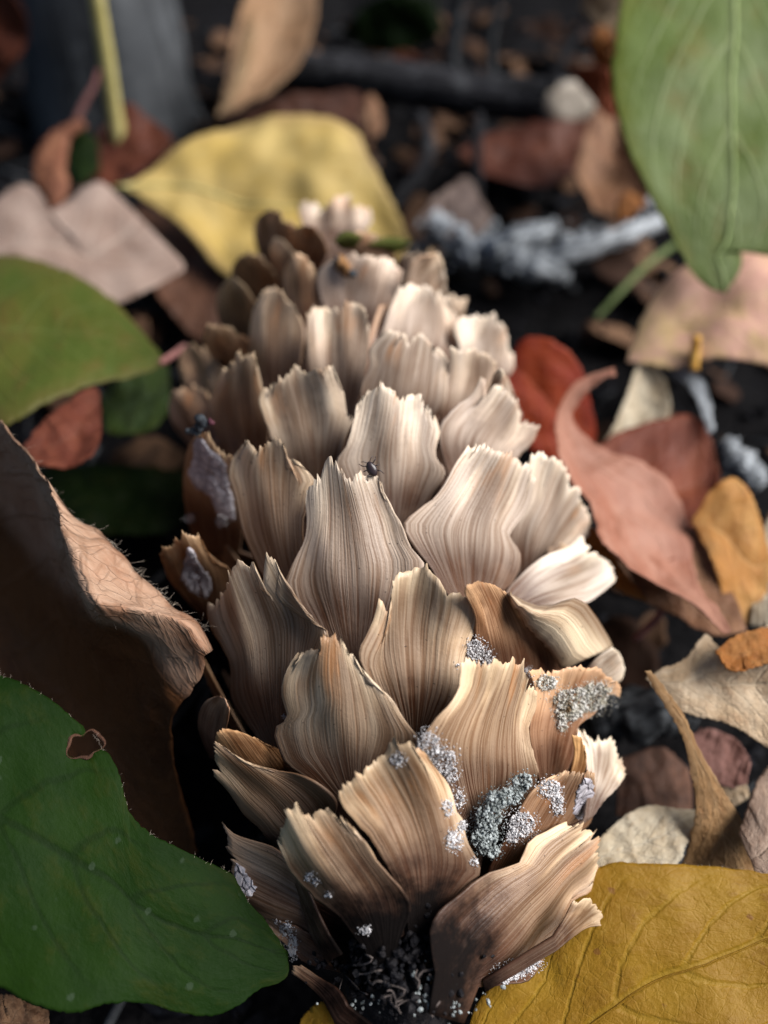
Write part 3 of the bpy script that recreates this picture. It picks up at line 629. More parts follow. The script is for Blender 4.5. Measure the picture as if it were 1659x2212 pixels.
M_PNK = LM('leaf_pinkish_tan', (.28, .195, .155), (.35, .26, .215), (.21, .135, .10), (.43, .335, .275), .6, 6, 1.1, transl=.15, retic=.15)
M_PKY = LM('leaf_pink_yellow', (.58, .33, .26), (.58, .40, .20), (.60, .36, .28), (.62, .47, .25), .3, 5, 1.1, transl=.2, retic=.1)
M_BRN = LM('leaf_brown', (.19, .095, .05), (.29, .165, .09), (.12, .058, .032), (.33, .21, .13), .4, 7, 1.1, transl=.15, wrinkle=.001)
M_HAIRY = LM('leaf_hairy_brown', (.36, .19, .115), (.44, .285, .195), (.25, .105, .05), (.22, .11, .06), .45, 7, 1.1, transl=.12, wrinkle=.0011, retic=.45, hi=(.50, .39, .31), inner=(.17, .065, .022))
M_DBR = LM('leaf_dark_brown', (.075, .035, .022), (.12, .055, .033), (.05, .025, .018), (.15, .08, .05), .35, 7, 1.1, transl=.12)
M_RED = LM('leaf_red', (.33, .030, .010), (.42, .055, .012), (.24, .02, .010), (.45, .09, .03), .4, 7, 1.1, transl=.25)
M_RBR = LM('leaf_red_brown', (.25, .075, .038), (.34, .115, .055), (.16, .045, .028), (.38, .17, .09), .4, 6, 1.0, transl=.2)
M_ORG = LM('leaf_orange', (.46, .20, .045), (.52, .27, .08), (.32, .13, .035), (.55, .33, .13), .4, 6, 1.0, transl=.2)
M_TAN = LM('leaf_tan', (.43, .30, .18), (.54, .42, .29), (.33, .20, .11), (.60, .49, .35), .4, 7, 1.1, transl=.15, wrinkle=.0016)
M_CRM = LM('leaf_cream', (.54, .44, .30), (.64, .56, .42), (.42, .31, .19), (.67, .60, .48), .4, 7, 1.1, transl=.15, wrinkle=.0016)
M_CHIP = bark_material('grey_wood', (.10, .11, .12), (.66, .70, .74))
M_BARK = bark_material('dark_bark', (.010, .010, .011), (.030, .030, .034))
M_TRUNK = bark_material('trunk_bark', (.018, .019, .021), (.075, .08, .086))
M_PET = grain_material('petiole_yellow', (.38, .33, .12), (.50, .44, .19), 400., .6, .0002)
M_PETP = grain_material('petiole_pink', (.30, .13, .12), (.42, .22, .19), 400., .6, .0002)
M_PETO = grain_material('petiole_orange', (.50, .25, .05), (.60, .36, .10), 400., .6, .0002)
M_GSTEM = grain_material('grass_stem', (.10, .14, .05), (.18, .22, .10), 400., .6, .0002)
M_CUT = grain_material('cut_wood', (.22, .19, .155), (.36, .32, .27), 300., .8, .0003)
M_HAIR = grain_material('leaf_hair', (.55, .45, .36), (.70, .60, .50), 400., .6, .0001)

def P3(p, pl):
    """p = (x, y[, dh]) in picture units; pl = ('h', x0, y0, h0, gx, gy) or ('y', Y)."""
    dh = p[2] if len(p) > 2 else 0.
    if pl[0] == 'h': return PH(p[0], p[1], pl[3]+pl[4]*(p[0]-pl[1])/100+pl[5]*(p[1]-pl[2])/100+dh)
    return PY(p[0], p[1], pl[1]+(pl[2]*(p[0]-pl[3])/100 if len(pl) > 2 else 0)+dh)
def H(x0, y0, h0, gx=0., gy=0.): return ('h', x0, y0, h0, gx, gy)
def fallen_leaf(label, left, right, pl, mat, bulge=.02, fold=.07, rip=.085, nt=64, ns=30, th=.016, tint=(1, 1, 1), petiole=None, pmat=None, prad=.045, midrib=None, hole=None, hair=None, group=None, curl=0., cat='leaf', name='fallen_leaf', jag=1.2):
    rng = np.random.default_rng(abs(hash(label)) % 1 + sum(map(ord, label)))
    pad = lambda E: np.array([(p[0], p[1], p[2] if len(p) > 2 else 0.) for p in E], float)
    L = crom(pad(left), nt); R = crom(pad(right), nt)
    if jag: L[1:-1, :2] += rng.normal(size=(nt-2, 2))*jag; R[1:-1, :2] += rng.normal(size=(nt-2, 2))*jag
    L3 = np.array([P3(p, pl) for p in L]); R3 = np.array([P3(p, pl) for p in R])
    s = np.linspace(0, 1, ns)[None, :, None]
    G = L3[:, None]*(1-s)+R3[:, None]*s
    base_n = grid_normals(G[2:-2]).reshape(-1, 3).mean(0); base_n /= np.linalg.norm(base_n)
    c = G.reshape(-1, 3).mean(0)
    if base_n@(CAMP-c) < 0: base_n = -base_n
    wid = np.linalg.norm(R3-L3, axis=1)[:, None]
    ss = s[..., 0]; tt = np.linspace(0, 1, nt)[:, None]
    x = 2*ss-1
    h = bulge*wid*(1-x*x)+fold*wid*(np.abs(x))*1.0*np.sin(np.pi*tt)+curl*np.maximum(wid.max(), .5)*(tt-.5)**2
    sd_ = rng.uniform(0, 50)
    W = max(wid.max(), .3)
    for i in range(nt):
        for j in range(ns):
            p = G[i, j]; q = Vector((p[0]*1.1/W*2+sd_, p[1]*1.1/W*2, p[2]/W*2))
            h[i, j] += rip*W*(mnoise.noise(q)+.45*mnoise.noise(q*2.7))
    # side veins pressed into the blade
    ph = tt*8-np.abs(x)**1.25*2.4
    h -= .0012*W*np.exp(-((ph-np.floor(ph)-.5)/.10)**2)*(1-np.abs(x)**3)*.6
    G = G+base_n*h[..., None]
    UV = np.stack([np.broadcast_to(ss, (nt, ns)), np.broadcast_to(tt, (nt, ns))], -1)
    keep = None
    if hole is not None:
        hx, hy, hr = hole
        hc = P3((hx, hy), pl); k = np.argmin(np.sum(np.cross(G.reshape(-1, 3)-CAMP, rays([hx, hy])/np.linalg.norm(rays([hx, hy])))**2, 1))
        hc = G.reshape(-1, 3)[k]
        d_ = np.linalg.norm(G-hc, axis=-1); ang = np.arctan2(G[..., 1]-hc[1], G[..., 0]-hc[0])
        rad = hr*(1+.22*np.sin(ang*2+.6)+.12*np.sin(ang*5+1))
        cell = min(np.linalg.norm(G[1, 0]-G[0, 0]), np.linalg.norm(G[0, 1]-G[0, 0]))
        inside = d_ < rad
        cin = inside[:-1, :-1] & inside[1:, :-1] & inside[:-1, 1:] & inside[1:, 1:]
        anyin = inside[:-1, :-1] | inside[1:, :-1] | inside[:-1, 1:] | inside[1:, 1:]
        keep = ~anyin
        # pull the rim onto the hole outline
        near = np.zeros_like(inside)
        for (a_, b_) in ((0, 0), (1, 0), (0, 1), (1, 1)): near[a_:nt-1+a_, b_:ns-1+b_] |= anyin
        rim = near & ~inside
        f = (rad/np.maximum(d_, 1e-6))[..., None]
        G = np.where(rim[..., None], hc+(G-hc)*f, G)
    V, F, uv = sheet(G, UV, th, keep)
    need = petiole or midrib or hair or hole
    if not need:
        ob = mk(name, V, F, mat, None, uv); ob.color = (*tint, 1)
        tag(ob, label, cat, group); ob['_o'] = ob['_o']; return G
    root = empty(name, (c[0], c[1], V[:, 2].min())); tag(root, label, cat, group)
    bl = mk('blade', V, F, mat, root, uv); bl.color = (*tint, 1)
    if midrib:
        j = ns//2; Pm = G[:, j]-base_n*.0; r_ = midrib*np.linspace(1.0, .35, nt)
        Vm, Fm, um = tube(Pm[::2], r_[::2], 7); mk('midrib', Vm, Fm, pmat or mat, root, um).color = (1, 1, 1, 1)
    if petiole:
        Pp = crom(np.array([P3(p, pl) for p in petiole]), 16); Vp, Fp, up_ = tube(Pp, prad, 8, .1); mk('petiole', Vp, Fp, pmat or mat, root, up_)
    if hole is not None:
        an = np.linspace(0, 2*math.pi, 41)
        rr = hr*(1+.22*np.sin(an*2+.6)+.12*np.sin(an*5+1))*1.04
        e1 = np.array([1., 0, 0]); e1 -= (e1@base_n)*base_n; e1 /= np.linalg.norm(e1); e2 = np.cross(base_n, e1)
        Gf = G.reshape(-1, 3)
        Pr = []
        for a_, r_ in zip(an, rr):
            q = hc+np.array([math.cos(a_)*r_, math.sin(a_)*r_, 0]); k = np.argmin(np.sum((Gf[:, :2]-q[:2])**2, 1)); q[2] = Gf[k, 2]; Pr.append(q)
        Vr, Fr, ur = tube(np.array(Pr), .004+.014*np.abs(np.sin(an*1.5+.4))**2, 7, .6, caps=False); mk('hole_rim', Vr, Fr, M_DBR, root, ur)
    if hair:
        allV = []; allF = []; o_ = 0
        for edge, n_, ln in hair:
            E = {'L': G[:, 0], 'R': G[:, -1], 'T': G[-1]}[edge]
            for q in range(n_):
                k = rng.integers(0, len(E)-1); p = E[k]+(E[k+1]-E[k])*rng.random()
                inn = {'L': G[k, 3], 'R': G[k, -4], 'T': G[-4, min(k, ns-1)]}[edge]
                o = p-inn; o /= np.linalg.norm(o)+1e-9
                dr = o*.8+base_n*rng.uniform(-.1, .9)+rng.normal(size=3)*.35; dr /= np.linalg.norm(dr)
                l_ = ln*rng.uniform(.5, 1.3); b_ = rng.normal(size=3)*.25*l_
                Vh, Fh, _ = tube(np.array([p-dr*.02, p+dr*l_*.55+b_*.3, p+dr*l_+b_]), [.0008, .0006, .0003], 3)
                allV.append(Vh); allF += [tuple(i_+o_ for i_ in f) for f in Fh]; o_ += len(Vh)
        hb = mk('edge_hairs', np.concatenate(allV), allF, M_HAIR, root); hb['kind'] = 'stuff'
    return G
def twig(label, pts, r, mat, cat='twig', name='twig', rough=.2, seg=10, group=None, n=30):
    P = crom(np.array([np.asarray(p, float) for p in pts]), n)
    rr = np.interp(np.linspace(0, 1, n), np.linspace(0, 1, len(np.atleast_1d(r))), np.atleast_1d(r))
    V, F, uv = tube(P, rr, seg, rough, seed=len(label)); ob = mk(name, V, F, mat, None, uv); tag(ob, label, cat, group); return ob

# ---- behind the cone
fallen_leaf('bright yellow leaf spread out under the tip of the cone', [(265,405),(330,360),(400,312),(480,277),(600,262),(700,270),(765,300),(795,350),(840,425),(885,515)], [(265,405),(350,455),(420,520),(475,590),(560,640),(680,640),(780,600),(850,560),(885,515)], H(560,590,1.3,0,-.55), M_YEL, bulge=.05, petiole=[(285,405),(262,404),(235,415,-.15)], pmat=M_PET, prad=.06, midrib=.04)
fallen_leaf('dark brown leaf tucked beneath the edge of the bright yellow leaf', [(300,440),(380,480),(440,560),(480,640),(470,760)], [(300,440),(290,520),(330,620),(390,700),(470,760)], H(400,600,1.0,0,-.2), M_DBR)
fallen_leaf('pale pinkish brown leaf with a notched upper edge beside the olive leaf', [(-60,520),(0,442),(55,414),(92,428),(116,470),(150,440),(215,394),(252,432)], [(-60,640),(40,660),(140,680),(230,670),(290,655),(350,620),(400,580),(330,500)], H(200,600,2.1,0,-.35), M_PNK, bulge=.04, rip=.04)
fallen_leaf('olive green leaf with a pink stalk touching the side of the cone', [(-140,560),(0,568),(80,588),(170,624),(250,668),(312,728),(362,778)], [(-140,930),(0,950),(50,942),(130,902),(220,852),(310,812),(362,778)], H(200,750,3.0,0,0), M_OLV, bulge=.05, rip=.03, petiole=[(345,785),(372,768),(400,748,-.1)], pmat=M_PETP, prad=.05)
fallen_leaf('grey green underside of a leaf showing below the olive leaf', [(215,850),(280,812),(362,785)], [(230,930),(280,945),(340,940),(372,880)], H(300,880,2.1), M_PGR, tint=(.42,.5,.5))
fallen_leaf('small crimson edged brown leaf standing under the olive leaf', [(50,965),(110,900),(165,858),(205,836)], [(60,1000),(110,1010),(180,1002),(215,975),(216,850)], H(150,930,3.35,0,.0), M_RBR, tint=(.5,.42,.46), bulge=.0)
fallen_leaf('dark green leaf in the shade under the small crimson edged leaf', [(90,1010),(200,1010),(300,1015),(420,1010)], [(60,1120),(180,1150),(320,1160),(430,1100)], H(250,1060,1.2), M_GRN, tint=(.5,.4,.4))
# ---- curled hairy brown leaf on the left, built from rows that run over its ridge
def hairy():
    rows = [
      [(40,965,4.6),(132,1090,4.45),(225,1158,4.3),(300,1240,4.15),(372,1298,4.1),(432,1350,4.0),(460,1412,3.85)],
      [(18,942,4.75),(118,1075,4.7),(198,1195,4.6),(262,1288,4.5),(345,1322,4.4),(420,1350,4.25),(455,1420,3.95)],
      [(-5,922,4.7),(100,1055,4.7),(165,1222,4.65),(206,1316,4.6),(300,1338,4.5),(388,1356,4.25),(443,1432,3.9)],
      [(-60,1010,3.4),(60,1130,3.3),(130,1270,3.3),(195,1370,3.4),(285,1405,3.6),(352,1420,3.75),(436,1472,3.6)],
      [(-80,1180,1.6),(30,1290,1.5),(110,1390,1.5),(190,1470,1.7),(280,1520,2.3),(322,1530,2.9),(388,1528,3.2)],
      [(-80,1400,.5),(20,1500,.5),(110,1570,.6),(200,1620,.8),(290,1650,1.4),(328,1640,2.1),(366,1600,2.8)],
      [(-80,1650,.1),(20,1720,.1),(120,1760,.1),(220,1790,.3),(320,1800,.8),(368,1760,1.5),(384,1710,2.2)],
      [(-80,1800,.0),(20,1840,.0),(130,1860,.0),(240,1880,.2),(350,1880,.5),(410,1860,1.0),(432,1840,1.4)]]
    R3 = [crom(np.array([PH(*p) for p in r]), 70) for r in rows]
    R3 = np.array(R3)
    G = np.stack([crom(R3[:, j], 60) for j in range(70)], 1)
    for i in range(60):
        for j in range(70):
            q = Vector(G[i, j]*1.3); G[i, j] += .065*np.array(mnoise.noise_vector(q))+.035*np.array(mnoise.noise_vector(q*3))+.012*np.array(mnoise.noise_vector(q*7))
    UV = np.stack(np.meshgrid(np.linspace(0, 1, 70), np.linspace(0, 1, 60)), -1)
    V, F, uv = sheet(G, UV, .010)
    root = empty('fallen_leaf', (G[..., 0].mean(), G[..., 1].mean(), V[:, 2].min())); tag(root, 'large curled brown leaf with hairy folded rim leaning against the cone', 'leaf')
    mk('blade', V, F, M_HAIRY, root, uv)
    rng = np.random.default_rng(5); allV = []; allF = []; o_ = 0
    for q in range(170):
        if q < 110: r_ = 0; j = rng.integers(2, 66)
        else: r_ = rng.integers(2, 17); j = rng.integers(2, 66)
        p = G[r_, j]; o = G[0, j]-G[5, j]; o /= np.linalg.norm(o)
        nn = CAMP-p; nn /= np.linalg.norm(nn)
        dr = (o*.9 if r_ == 0 else o*.4+nn*.5)+rng.normal(size=3)*.45+np.array([.3, 0, .2]); dr /= np.linalg.norm(dr)
        l_ = rng.uniform(.04, .12); b_ = rng.normal(size=3)*.3*l_
        Vh, Fh, _ = tube(np.array([p-dr*.01, p+dr*l_*.5+b_*.3, p+dr*l_+b_]), [.0008, .0006, .0003], 3)
        allV.append(Vh); allF += [tuple(i_+o_ for i_ in f) for f in Fh]; o_ += len(Vh)
    tag(mk('edge_hairs', np.concatenate(allV), allF, M_HAIR, root), kind='stuff')
hairy()
# ---- green leaf in front on the left
fallen_leaf('dark green downy leaf with a small brown rimmed hole beside the cone', [(-260,1430),(-100,1450),(0,1464),(65,1490),(130,1528),(166,1560),(203,1592),(242,1640),(264,1690),(276,1742),(300,1780),(352,1816),(425,1852),(500,1888),(540,1950),(582,1998),(620,2060)], [(-260,2080),(-120,2110),(0,2130),(60,2158),(120,2176),(175,2182),(240,2164),(320,2166),(375,2182),(450,2194),(510,2174),(560,2136),(600,2124),(622,2100),(620,2060)], H(250,1800,3.0,-.08,-.10), M_GRN, bulge=.05, rip=.035, nt=120, ns=80, hole=(186,1613,.125), hair=[('L', 80, .03)], midrib=None, curl=0)
# ---- ochre leaf in front on the right
fallen_leaf('ochre yellow leaf with raised veins lying under the stalk end of the cone', [(1010,2330),(1020,2190),(1070,2120),(1150,2060),(1200,1960),(1290,1874),(1390,1866),(1500,1870),(1600,1880),(1680,1896),(1800,1960)], [(1010,2330),(1150,2420),(1300,2440),(1450,2420),(1600,2340),(1720,2200),(1790,2080),(1800,1960)], H(1400,2000,2.1,.05,-.10), M_OCH, bulge=.07, rip=.03, nt=90, ns=50, hair=[('L', 60, .02)], midrib=.016, pmat=M_OCH, tint=(.85,.85,.85))
fallen_leaf('sliver of amber leaf under the dirty stalk end', [(640,2230),(660,2190),(700,2165),(740,2180)], [(640,2260),(690,2270),(740,2260),(750,2200)], H(690,2200,1.3), M_OCH)
fallen_leaf('shrivelled grey brown leaf scrap under the green leaf', [(-30,2160),(20,2150),(60,2165),(100,2180)], [(-30,2260),(40,2270),(90,2250),(105,2200)], H(40,2200,1.6), M_BRN, rip=.15)
# ---- right side
fallen_leaf('pale green leaf with a thick midrib and torn tip hanging over the pinkish leaf', [(1600,-260),(1440,-160),(1352,-30),(1325,90),(1314,200),(1340,320),(1390,425),(1445,500),(1490,575),(1532,618),(1568,630)], [(1600,-260),(1720,-180),(1800,0),(1820,200),(1800,380),(1740,500),(1680,556),(1640,556),(1603,536),(1597,590),(1568,630)], H(1570,620,3.7,0,-.36), M_PGR, bulge=.05, fold=.05, rip=.03, nt=80, ns=50, midrib=.05, pmat=M_PGV)
fallen_leaf('smooth pinkish leaf fading to yellow under the torn pale green leaf', [(1358,770),(1372,725),(1412,650),(1462,602),(1540,560),(1660,520),(1760,520)], [(1358,770),(1430,785),(1490,790),(1550,802),(1610,828),(1680,860),(1780,860)], H(1500,700,2.7,0,-.1), M_PKY, bulge=.06, petiole=[(1500,800),(1502,760,.15),(1505,728,.35)], pmat=M_PETO, prad=.07)
fallen_leaf('cream cupped leaf below the smooth pinkish leaf', [(1308,955),(1335,905),(1362,830),(1385,780),(1420,790)], [(1308,955),(1370,952),(1418,932),(1445,890),(1440,820)], H(1380,880,2.2,0,-.3), M_CRM, bulge=-.18)
fallen_leaf('grey rim of a curled leaf beside the cream cupped leaf', [(1440,790),(1480,830),(1510,880),(1530,940)], [(1460,780),(1500,800),(1530,850),(1545,930)], H(1490,860,2.4), M_CHIP, bulge=.2)
fallen_leaf('glossy deep red leaf standing against the side of the cone', [(1098,790),(1122,738),(1165,727),(1215,752),(1252,795),(1272,860),(1286,930),(1284,975)], [(1098,790),(1085,860),(1110,930),(1160,985),(1220,1000),(1284,975)], H(1200,900,2.3,0,-.5), M_RED, bulge=.02, rip=.05, tint=(.72,.8,.8))
fallen_leaf('dark red brown leaf lying behind the pink curled leaf', [(1262,990),(1330,945),(1420,925),(1490,918),(1532,962),(1556,1022)], [(1290,1080),(1340,1150),(1400,1215),(1450,1225),(1520,1150),(1556,1022)], H(1420,1050,2.1), M_RBR, tint=(.62,.5,.5), bulge=-.06, rip=.05)
fallen_leaf('long pink leaf curled into a stalk that arches over the red leaf', [(1332,788,.6),(1290,802,.5),(1240,832,.4),(1206,890,.3),(1206,970,.2),(1232,1050),(1262,1110),(1282,1175),(1330,1225),(1400,1272),(1480,1312),(1558,1372)], [(1336,802,.6),(1300,818,.5),(1258,860,.3),(1240,910,.1),(1300,980,-.1),(1375,1010,-.4),(1435,1070,-.6),(1470,1140,-.7),(1490,1205,-.7),(1512,1262,-.5),(1545,1315,-.3),(1572,1368)], H(1300,1050,3.0,-.05,0), M_PINK, bulge=-.09, rip=.06, nt=90)
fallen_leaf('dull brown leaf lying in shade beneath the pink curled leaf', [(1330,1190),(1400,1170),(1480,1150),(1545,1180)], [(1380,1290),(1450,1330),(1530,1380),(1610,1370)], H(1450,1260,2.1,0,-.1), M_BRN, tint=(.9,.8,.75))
fallen_leaf('amber leaf edge showing between the cone and the pink leaf', [(1258,1120),(1290,1150),(1320,1190),(1350,1240)], [(1240,1160),(1290,1230),(1340,1280),(1400,1300)], H(1310,1200,2.5), M_ORG, tint=(.8,.7,.6))
fallen_leaf('orange leaf standing upright beside the brown leaves', [(1498,1125),(1530,1065),(1572,1034),(1612,1062),(1642,1122),(1668,1210)], [(1498,1125),(1530,1200),(1556,1290),(1590,1346),(1640,1332),(1668,1210)], H(1580,1200,2.3,0,-.3), M_ORG, bulge=.01, rip=.07)
fallen_leaf('pale grey leaf at the back of the upright orange leaf', [(1630,1180),(1665,1120),(1720,1100)], [(1620,1350),(1670,1360),(1740,1300)], H(1660,1250,2.0), M_CRM)
fallen_leaf('crumpled tan leaf with mottled surface next to the strap shaped leaf', [(1400,1462),(1432,1442),(1478,1425),(1520,1374),(1552,1402),(1600,1382),(1680,1345),(1760,1340)], [(1400,1462),(1440,1520),(1490,1548),(1550,1562),(1600,1582),(1650,1612),(1720,1650),(1770,1640)], H(1530,1480,2.9,0,-.1), M_TAN, bulge=.05, rip=.07, nt=80, ns=40)
fallen_leaf('orange brown leaf lying on the crumpled tan leaf', [(1548,1405),(1580,1380),(1640,1360),(1720,1350)], [(1548,1405),(1568,1440),(1600,1452),(1660,1432),(1740,1420)], H(1600,1410,3.25), M_ORG, tint=(.75,.62,.55), bulge=-.03)
fallen_leaf('dusky pink folded leaf in the hollow under the crumpled tan leaf', [(1495,1585),(1540,1575),(1590,1600),(1622,1650)], [(1500,1620),(1530,1680),(1575,1700),(1615,1690)], H(1560,1640,1.8), M_PNK, tint=(.75,.5,.5), bulge=-.1)
fallen_leaf('pale scrap of leaf below the dusky pink folded leaf', [(1535,1690),(1570,1680),(1610,1690)], [(1545,1740),(1580,1745),(1620,1720)], H(1570,1710,1.6), M_TAN)
fallen_leaf('strap shaped brown leaf twisting down to the ochre leaf', [(1394,1452),(1412,1485),(1445,1540),(1476,1600),(1490,1665),(1500,1735),(1490,1800),(1468,1880)], [(1408,1450),(1440,1490),(1478,1545),(1512,1620),(1552,1690),(1602,1770),(1632,1830),(1648,1900)], H(1500,1650,2.6,0,-.42), M_TAN, tint=(.95,.76,.55), bulge=.10, rip=.04, nt=80)
fallen_leaf('fuzzy beige leaf between the cone and the strap shaped leaf', [(1270,1850),(1300,1808),(1345,1768),(1400,1742),(1455,1748),(1512,1752)], [(1270,1850),(1290,1890),(1350,1900),(1410,1895),(1460,1870),(1512,1752)], H(1390,1820,1.9), M_CRM, bulge=.02, rip=.08)
fallen_leaf('pinkish buff leaf behind the strap shaped leaf above the ochre leaf', [(1598,1800),(1620,1720),(1650,1665),(1720,1620)], [(1640,1920),(1690,1930),(1760,1880),(1790,1760)], H(1660,1800,2.3), M_PNK, tint=(1.1,1.05,.95), bulge=.06)
fallen_leaf('dark brown leaf deep in the hollow beside the fuzzy beige leaf', [(1340,1640),(1420,1620),(1490,1660)], [(1330,1760),(1420,1790),(1500,1760)], H(1410,1700,.9), M_DBR)
# ---- background
fallen_leaf('tan curled leaf standing on its tip behind the bright yellow leaf', [(470,248),(488,180,1.2),(505,95,3.2),(525,20,5.2),(560,-60,7.5),(600,-110,9)], [(470,248),(530,228,.3),(595,198,1.0),(645,148,2.2),(676,80,4.0),(684,0,6.0),(660,-70,8),(600,-110,9)], ('y', 19.5), M_TAN, tint=(.62,.5,.42), bulge=-.12, rip=.05)
fallen_leaf('narrow pale leaf folded against the tan curled leaf', [(468,250),(490,200,.8),(512,130,2.2),(530,60,4.0),(538,20,5)], [(474,250),(510,215,.5),(540,150,1.8),(552,80,3.6),(546,25,5)], ('y', 19.0), M_TAN, tint=(.6,.52,.42), bulge=.15)
fallen_leaf('dark brown leaf with a pale turned end behind the bright yellow leaf', [(470,262),(560,225),(680,206),(770,205),(832,262)], [(470,262),(560,290),(680,300),(770,312),(832,262)], H(650,260,1.6,0,-.3), M_DBR, tint=(.6,.52,.52), bulge=-.03)
fallen_leaf('pale turned up tip of leaf behind the right edge of the bright yellow leaf', [(775,240),(800,212),(825,225)], [(785,300),(810,312),(828,270)], H(800,260,2.2), M_BRN, tint=(.9,.85,.85))
fallen_leaf('reddish leaf rolled into a cup at the foot of the pale stem', [(170,252),(118,285),(78,335),(78,395),(114,466)], [(190,275),(152,305),(146,360),(150,410),(122,464)], H(120,360,2.6,0,-.5), M_RBR, tint=(.75,.9,.95), bulge=.2)
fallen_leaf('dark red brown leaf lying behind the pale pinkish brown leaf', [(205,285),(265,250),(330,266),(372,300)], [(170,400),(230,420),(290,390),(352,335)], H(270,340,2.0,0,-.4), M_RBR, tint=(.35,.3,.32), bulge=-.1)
fallen_leaf('dark grey green leaf inside the rolled reddish leaf', [(150,295),(185,290),(215,310)], [(150,390),(185,410),(215,370)], H(185,350,2.0,0,-.5), M_GRN, tint=(.9,.7,1.2))  # dark patch added where the rolled leaf has only a shaded hollow
fallen_leaf('dark maroon leaf beside the grey trunk', [(-40,-40),(20,-30),(58,20),(60,80)], [(-40,190),(0,170),(30,140),(56,100)], ('y', 21.0), M_DBR, tint=(1.3,.8,.7))
fallen_leaf('dark green leaf far back above the dark branch', [(745,60),(790,10),(860,-20),(940,0)], [(745,60),(790,105),(870,110),(952,70),(940,0)], ('y', 27.0), M_GRN, tint=(.55,.5,.9))
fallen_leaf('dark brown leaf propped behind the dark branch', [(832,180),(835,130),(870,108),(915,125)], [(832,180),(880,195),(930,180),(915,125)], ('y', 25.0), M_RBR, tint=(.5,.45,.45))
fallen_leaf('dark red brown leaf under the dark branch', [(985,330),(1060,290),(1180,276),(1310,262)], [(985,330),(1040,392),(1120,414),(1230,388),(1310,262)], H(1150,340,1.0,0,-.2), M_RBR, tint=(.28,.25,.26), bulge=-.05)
fallen_leaf('small tan leaf scrap lying by the grey wood chips', [(903,478),(945,428),(1012,396),(1064,482)], [(903,478),(960,518),(1030,514),(1064,482)], H(990,460,1.3,0,-.2), M_PNK, tint=(.6,.6,.62))
fallen_leaf('mottled tan brown leaf below the cut end of the dark branch', [(1245,360),(1262,300),(1290,240),(1330,215)], [(1262,410),(1300,465),(1360,470),(1395,430),(1350,300)], H(1310,360,1.8,0,-.4), M_BRN, tint=(.9,.82,.78), bulge=-.08)
fallen_leaf('orange tipped leaf scrap in front of the mottled tan brown leaf', [(1330,440),(1350,425),(1385,425)], [(1330,470),(1355,475),(1388,450)], H(1355,450,2.2), M_ORG, tint=(.7,.55,.5))
fallen_leaf('pale straw leaf behind the edge of the hanging pale green leaf', [(1255,20),(1275,-30),(1320,-60)], [(1290,60),(1330,80),(1370,20)], ('y', 20.0), M_TAN)
fallen_leaf('orange brown leaf between the dark branch and the hanging pale green leaf', [(1272,90),(1290,55),(1318,60)], [(1282,130),(1310,160),(1345,120)], ('y', 19.5), M_ORG, tint=(.55,.42,.4))
fallen_leaf('russet leaf against the cut end of the dark branch', [(1230,160),(1280,140),(1330,150)], [(1270,200),(1310,250),(1350,240)], ('y', 19.0), M_RBR, tint=(.8,.6,.5))

# stem, trunk, branch and twigs
stem = twig('pale yellow stem rising in front of the grey trunk', [PY(262,330,18.6), PY(248,250,18.6), PY(232,140,18.6), PY(216,40,18.6), PY(200,-60,18.6), PY(185,-160,18.7)], [.20,.17,.17,.16,.15,.14], M_PET, 'stem', 'plant_stem', .06)
twig('thin reddish twig leaning from the rolled reddish leaf to the stem', [PY(150,290,18.2), PY(178,230,18.3), PY(205,180,18.4), PY(214,150,18.5)], [.08,.07,.05], M_PETP)
T0 = PH(185, 420, 0); T0 = np.array([PY(185, 120, 23)[0], 24.5, -.5])
Pt_ = np.array([T0+np.array([.25*math.sin(z*.12), .1*z*.1, z]) for z in np.linspace(0, 60, 70)])
V, F, uv = tube(Pt_, np.interp(np.linspace(0, 1, 70), [0, .06, .2, 1], [2.6, 2.1, 1.75, 1.4]), 40, .16, seed=4)
trunk = mk('sapling_trunk', V, F, M_TRUNK, None, uv); tag(trunk, 'grey rough barked sapling trunk behind the pale yellow stem', 'tree trunk')
# dark branch with its pale cut end
bE = PH(1232, 224, 1.6); bS = bE+np.array([-9.0, 2.2, .0])
bdir = (bE-bS)/np.linalg.norm(bE-bS)
br = empty('branch', (bS+bE)/2-np.array([0, 0, .6])); tag(br, 'dark dead branch with a pale sawn end lying across the litter', 'branch')
V, F, uv = tube(crom(np.array([bS, bS*.66+bE*.34+[0, 0, .15], bS*.33+bE*.67, bE]), 30), [.56]*30, 24, .10)
fn = np.array([.45, -.86, .25]); fn /= np.linalg.norm(fn)          # sawn on a slant
for q in range(len(V)-24*4, len(V)):
    lim = ((bE-V[q])@fn)/(bdir@fn)
    if q >= len(V)-24 or lim < 0: V[q] = V[q]+bdir*lim
mk('bark', V, F, M_BARK, br, uv)
ring = V[-24:]; cen = ring.mean(0)
Vc = np.concatenate([cen+(ring-cen)*.93-fn*.05, cen+(ring-cen)*.93+fn*.03, cen+(ring-cen)*.5+fn*.05, [cen+fn*.05]])
Fc = [(q*24+k, q*24+(k+1) % 24, (q+1)*24+(k+1) % 24, (q+1)*24+k) for q in range(2) for k in range(24)]+[(48+k, 48+(k+1) % 24, 72) for k in range(24)]
mk('sawn_end', Vc, Fc, M_CUT, br)
def tw(label, pts, r, mat, **k): return twig(label, [PH(*p) if len(p) == 3 else p for p in pts], r, mat, **k)
twig('thin grey twig standing just behind the middle of the dark branch', [PY(985,190,24), PY(975,110,24), PY(985,40,24), PY(1000,-40,24)], [.22,.2,.18], M_TRUNK)
twig('thin dark twig standing next to the thin grey twig', [PY(1062,180,25), PY(1058,100,25), PY(1072,20,25), PY(1090,-40,25)], [.16,.14,.12], M_TRUNK)
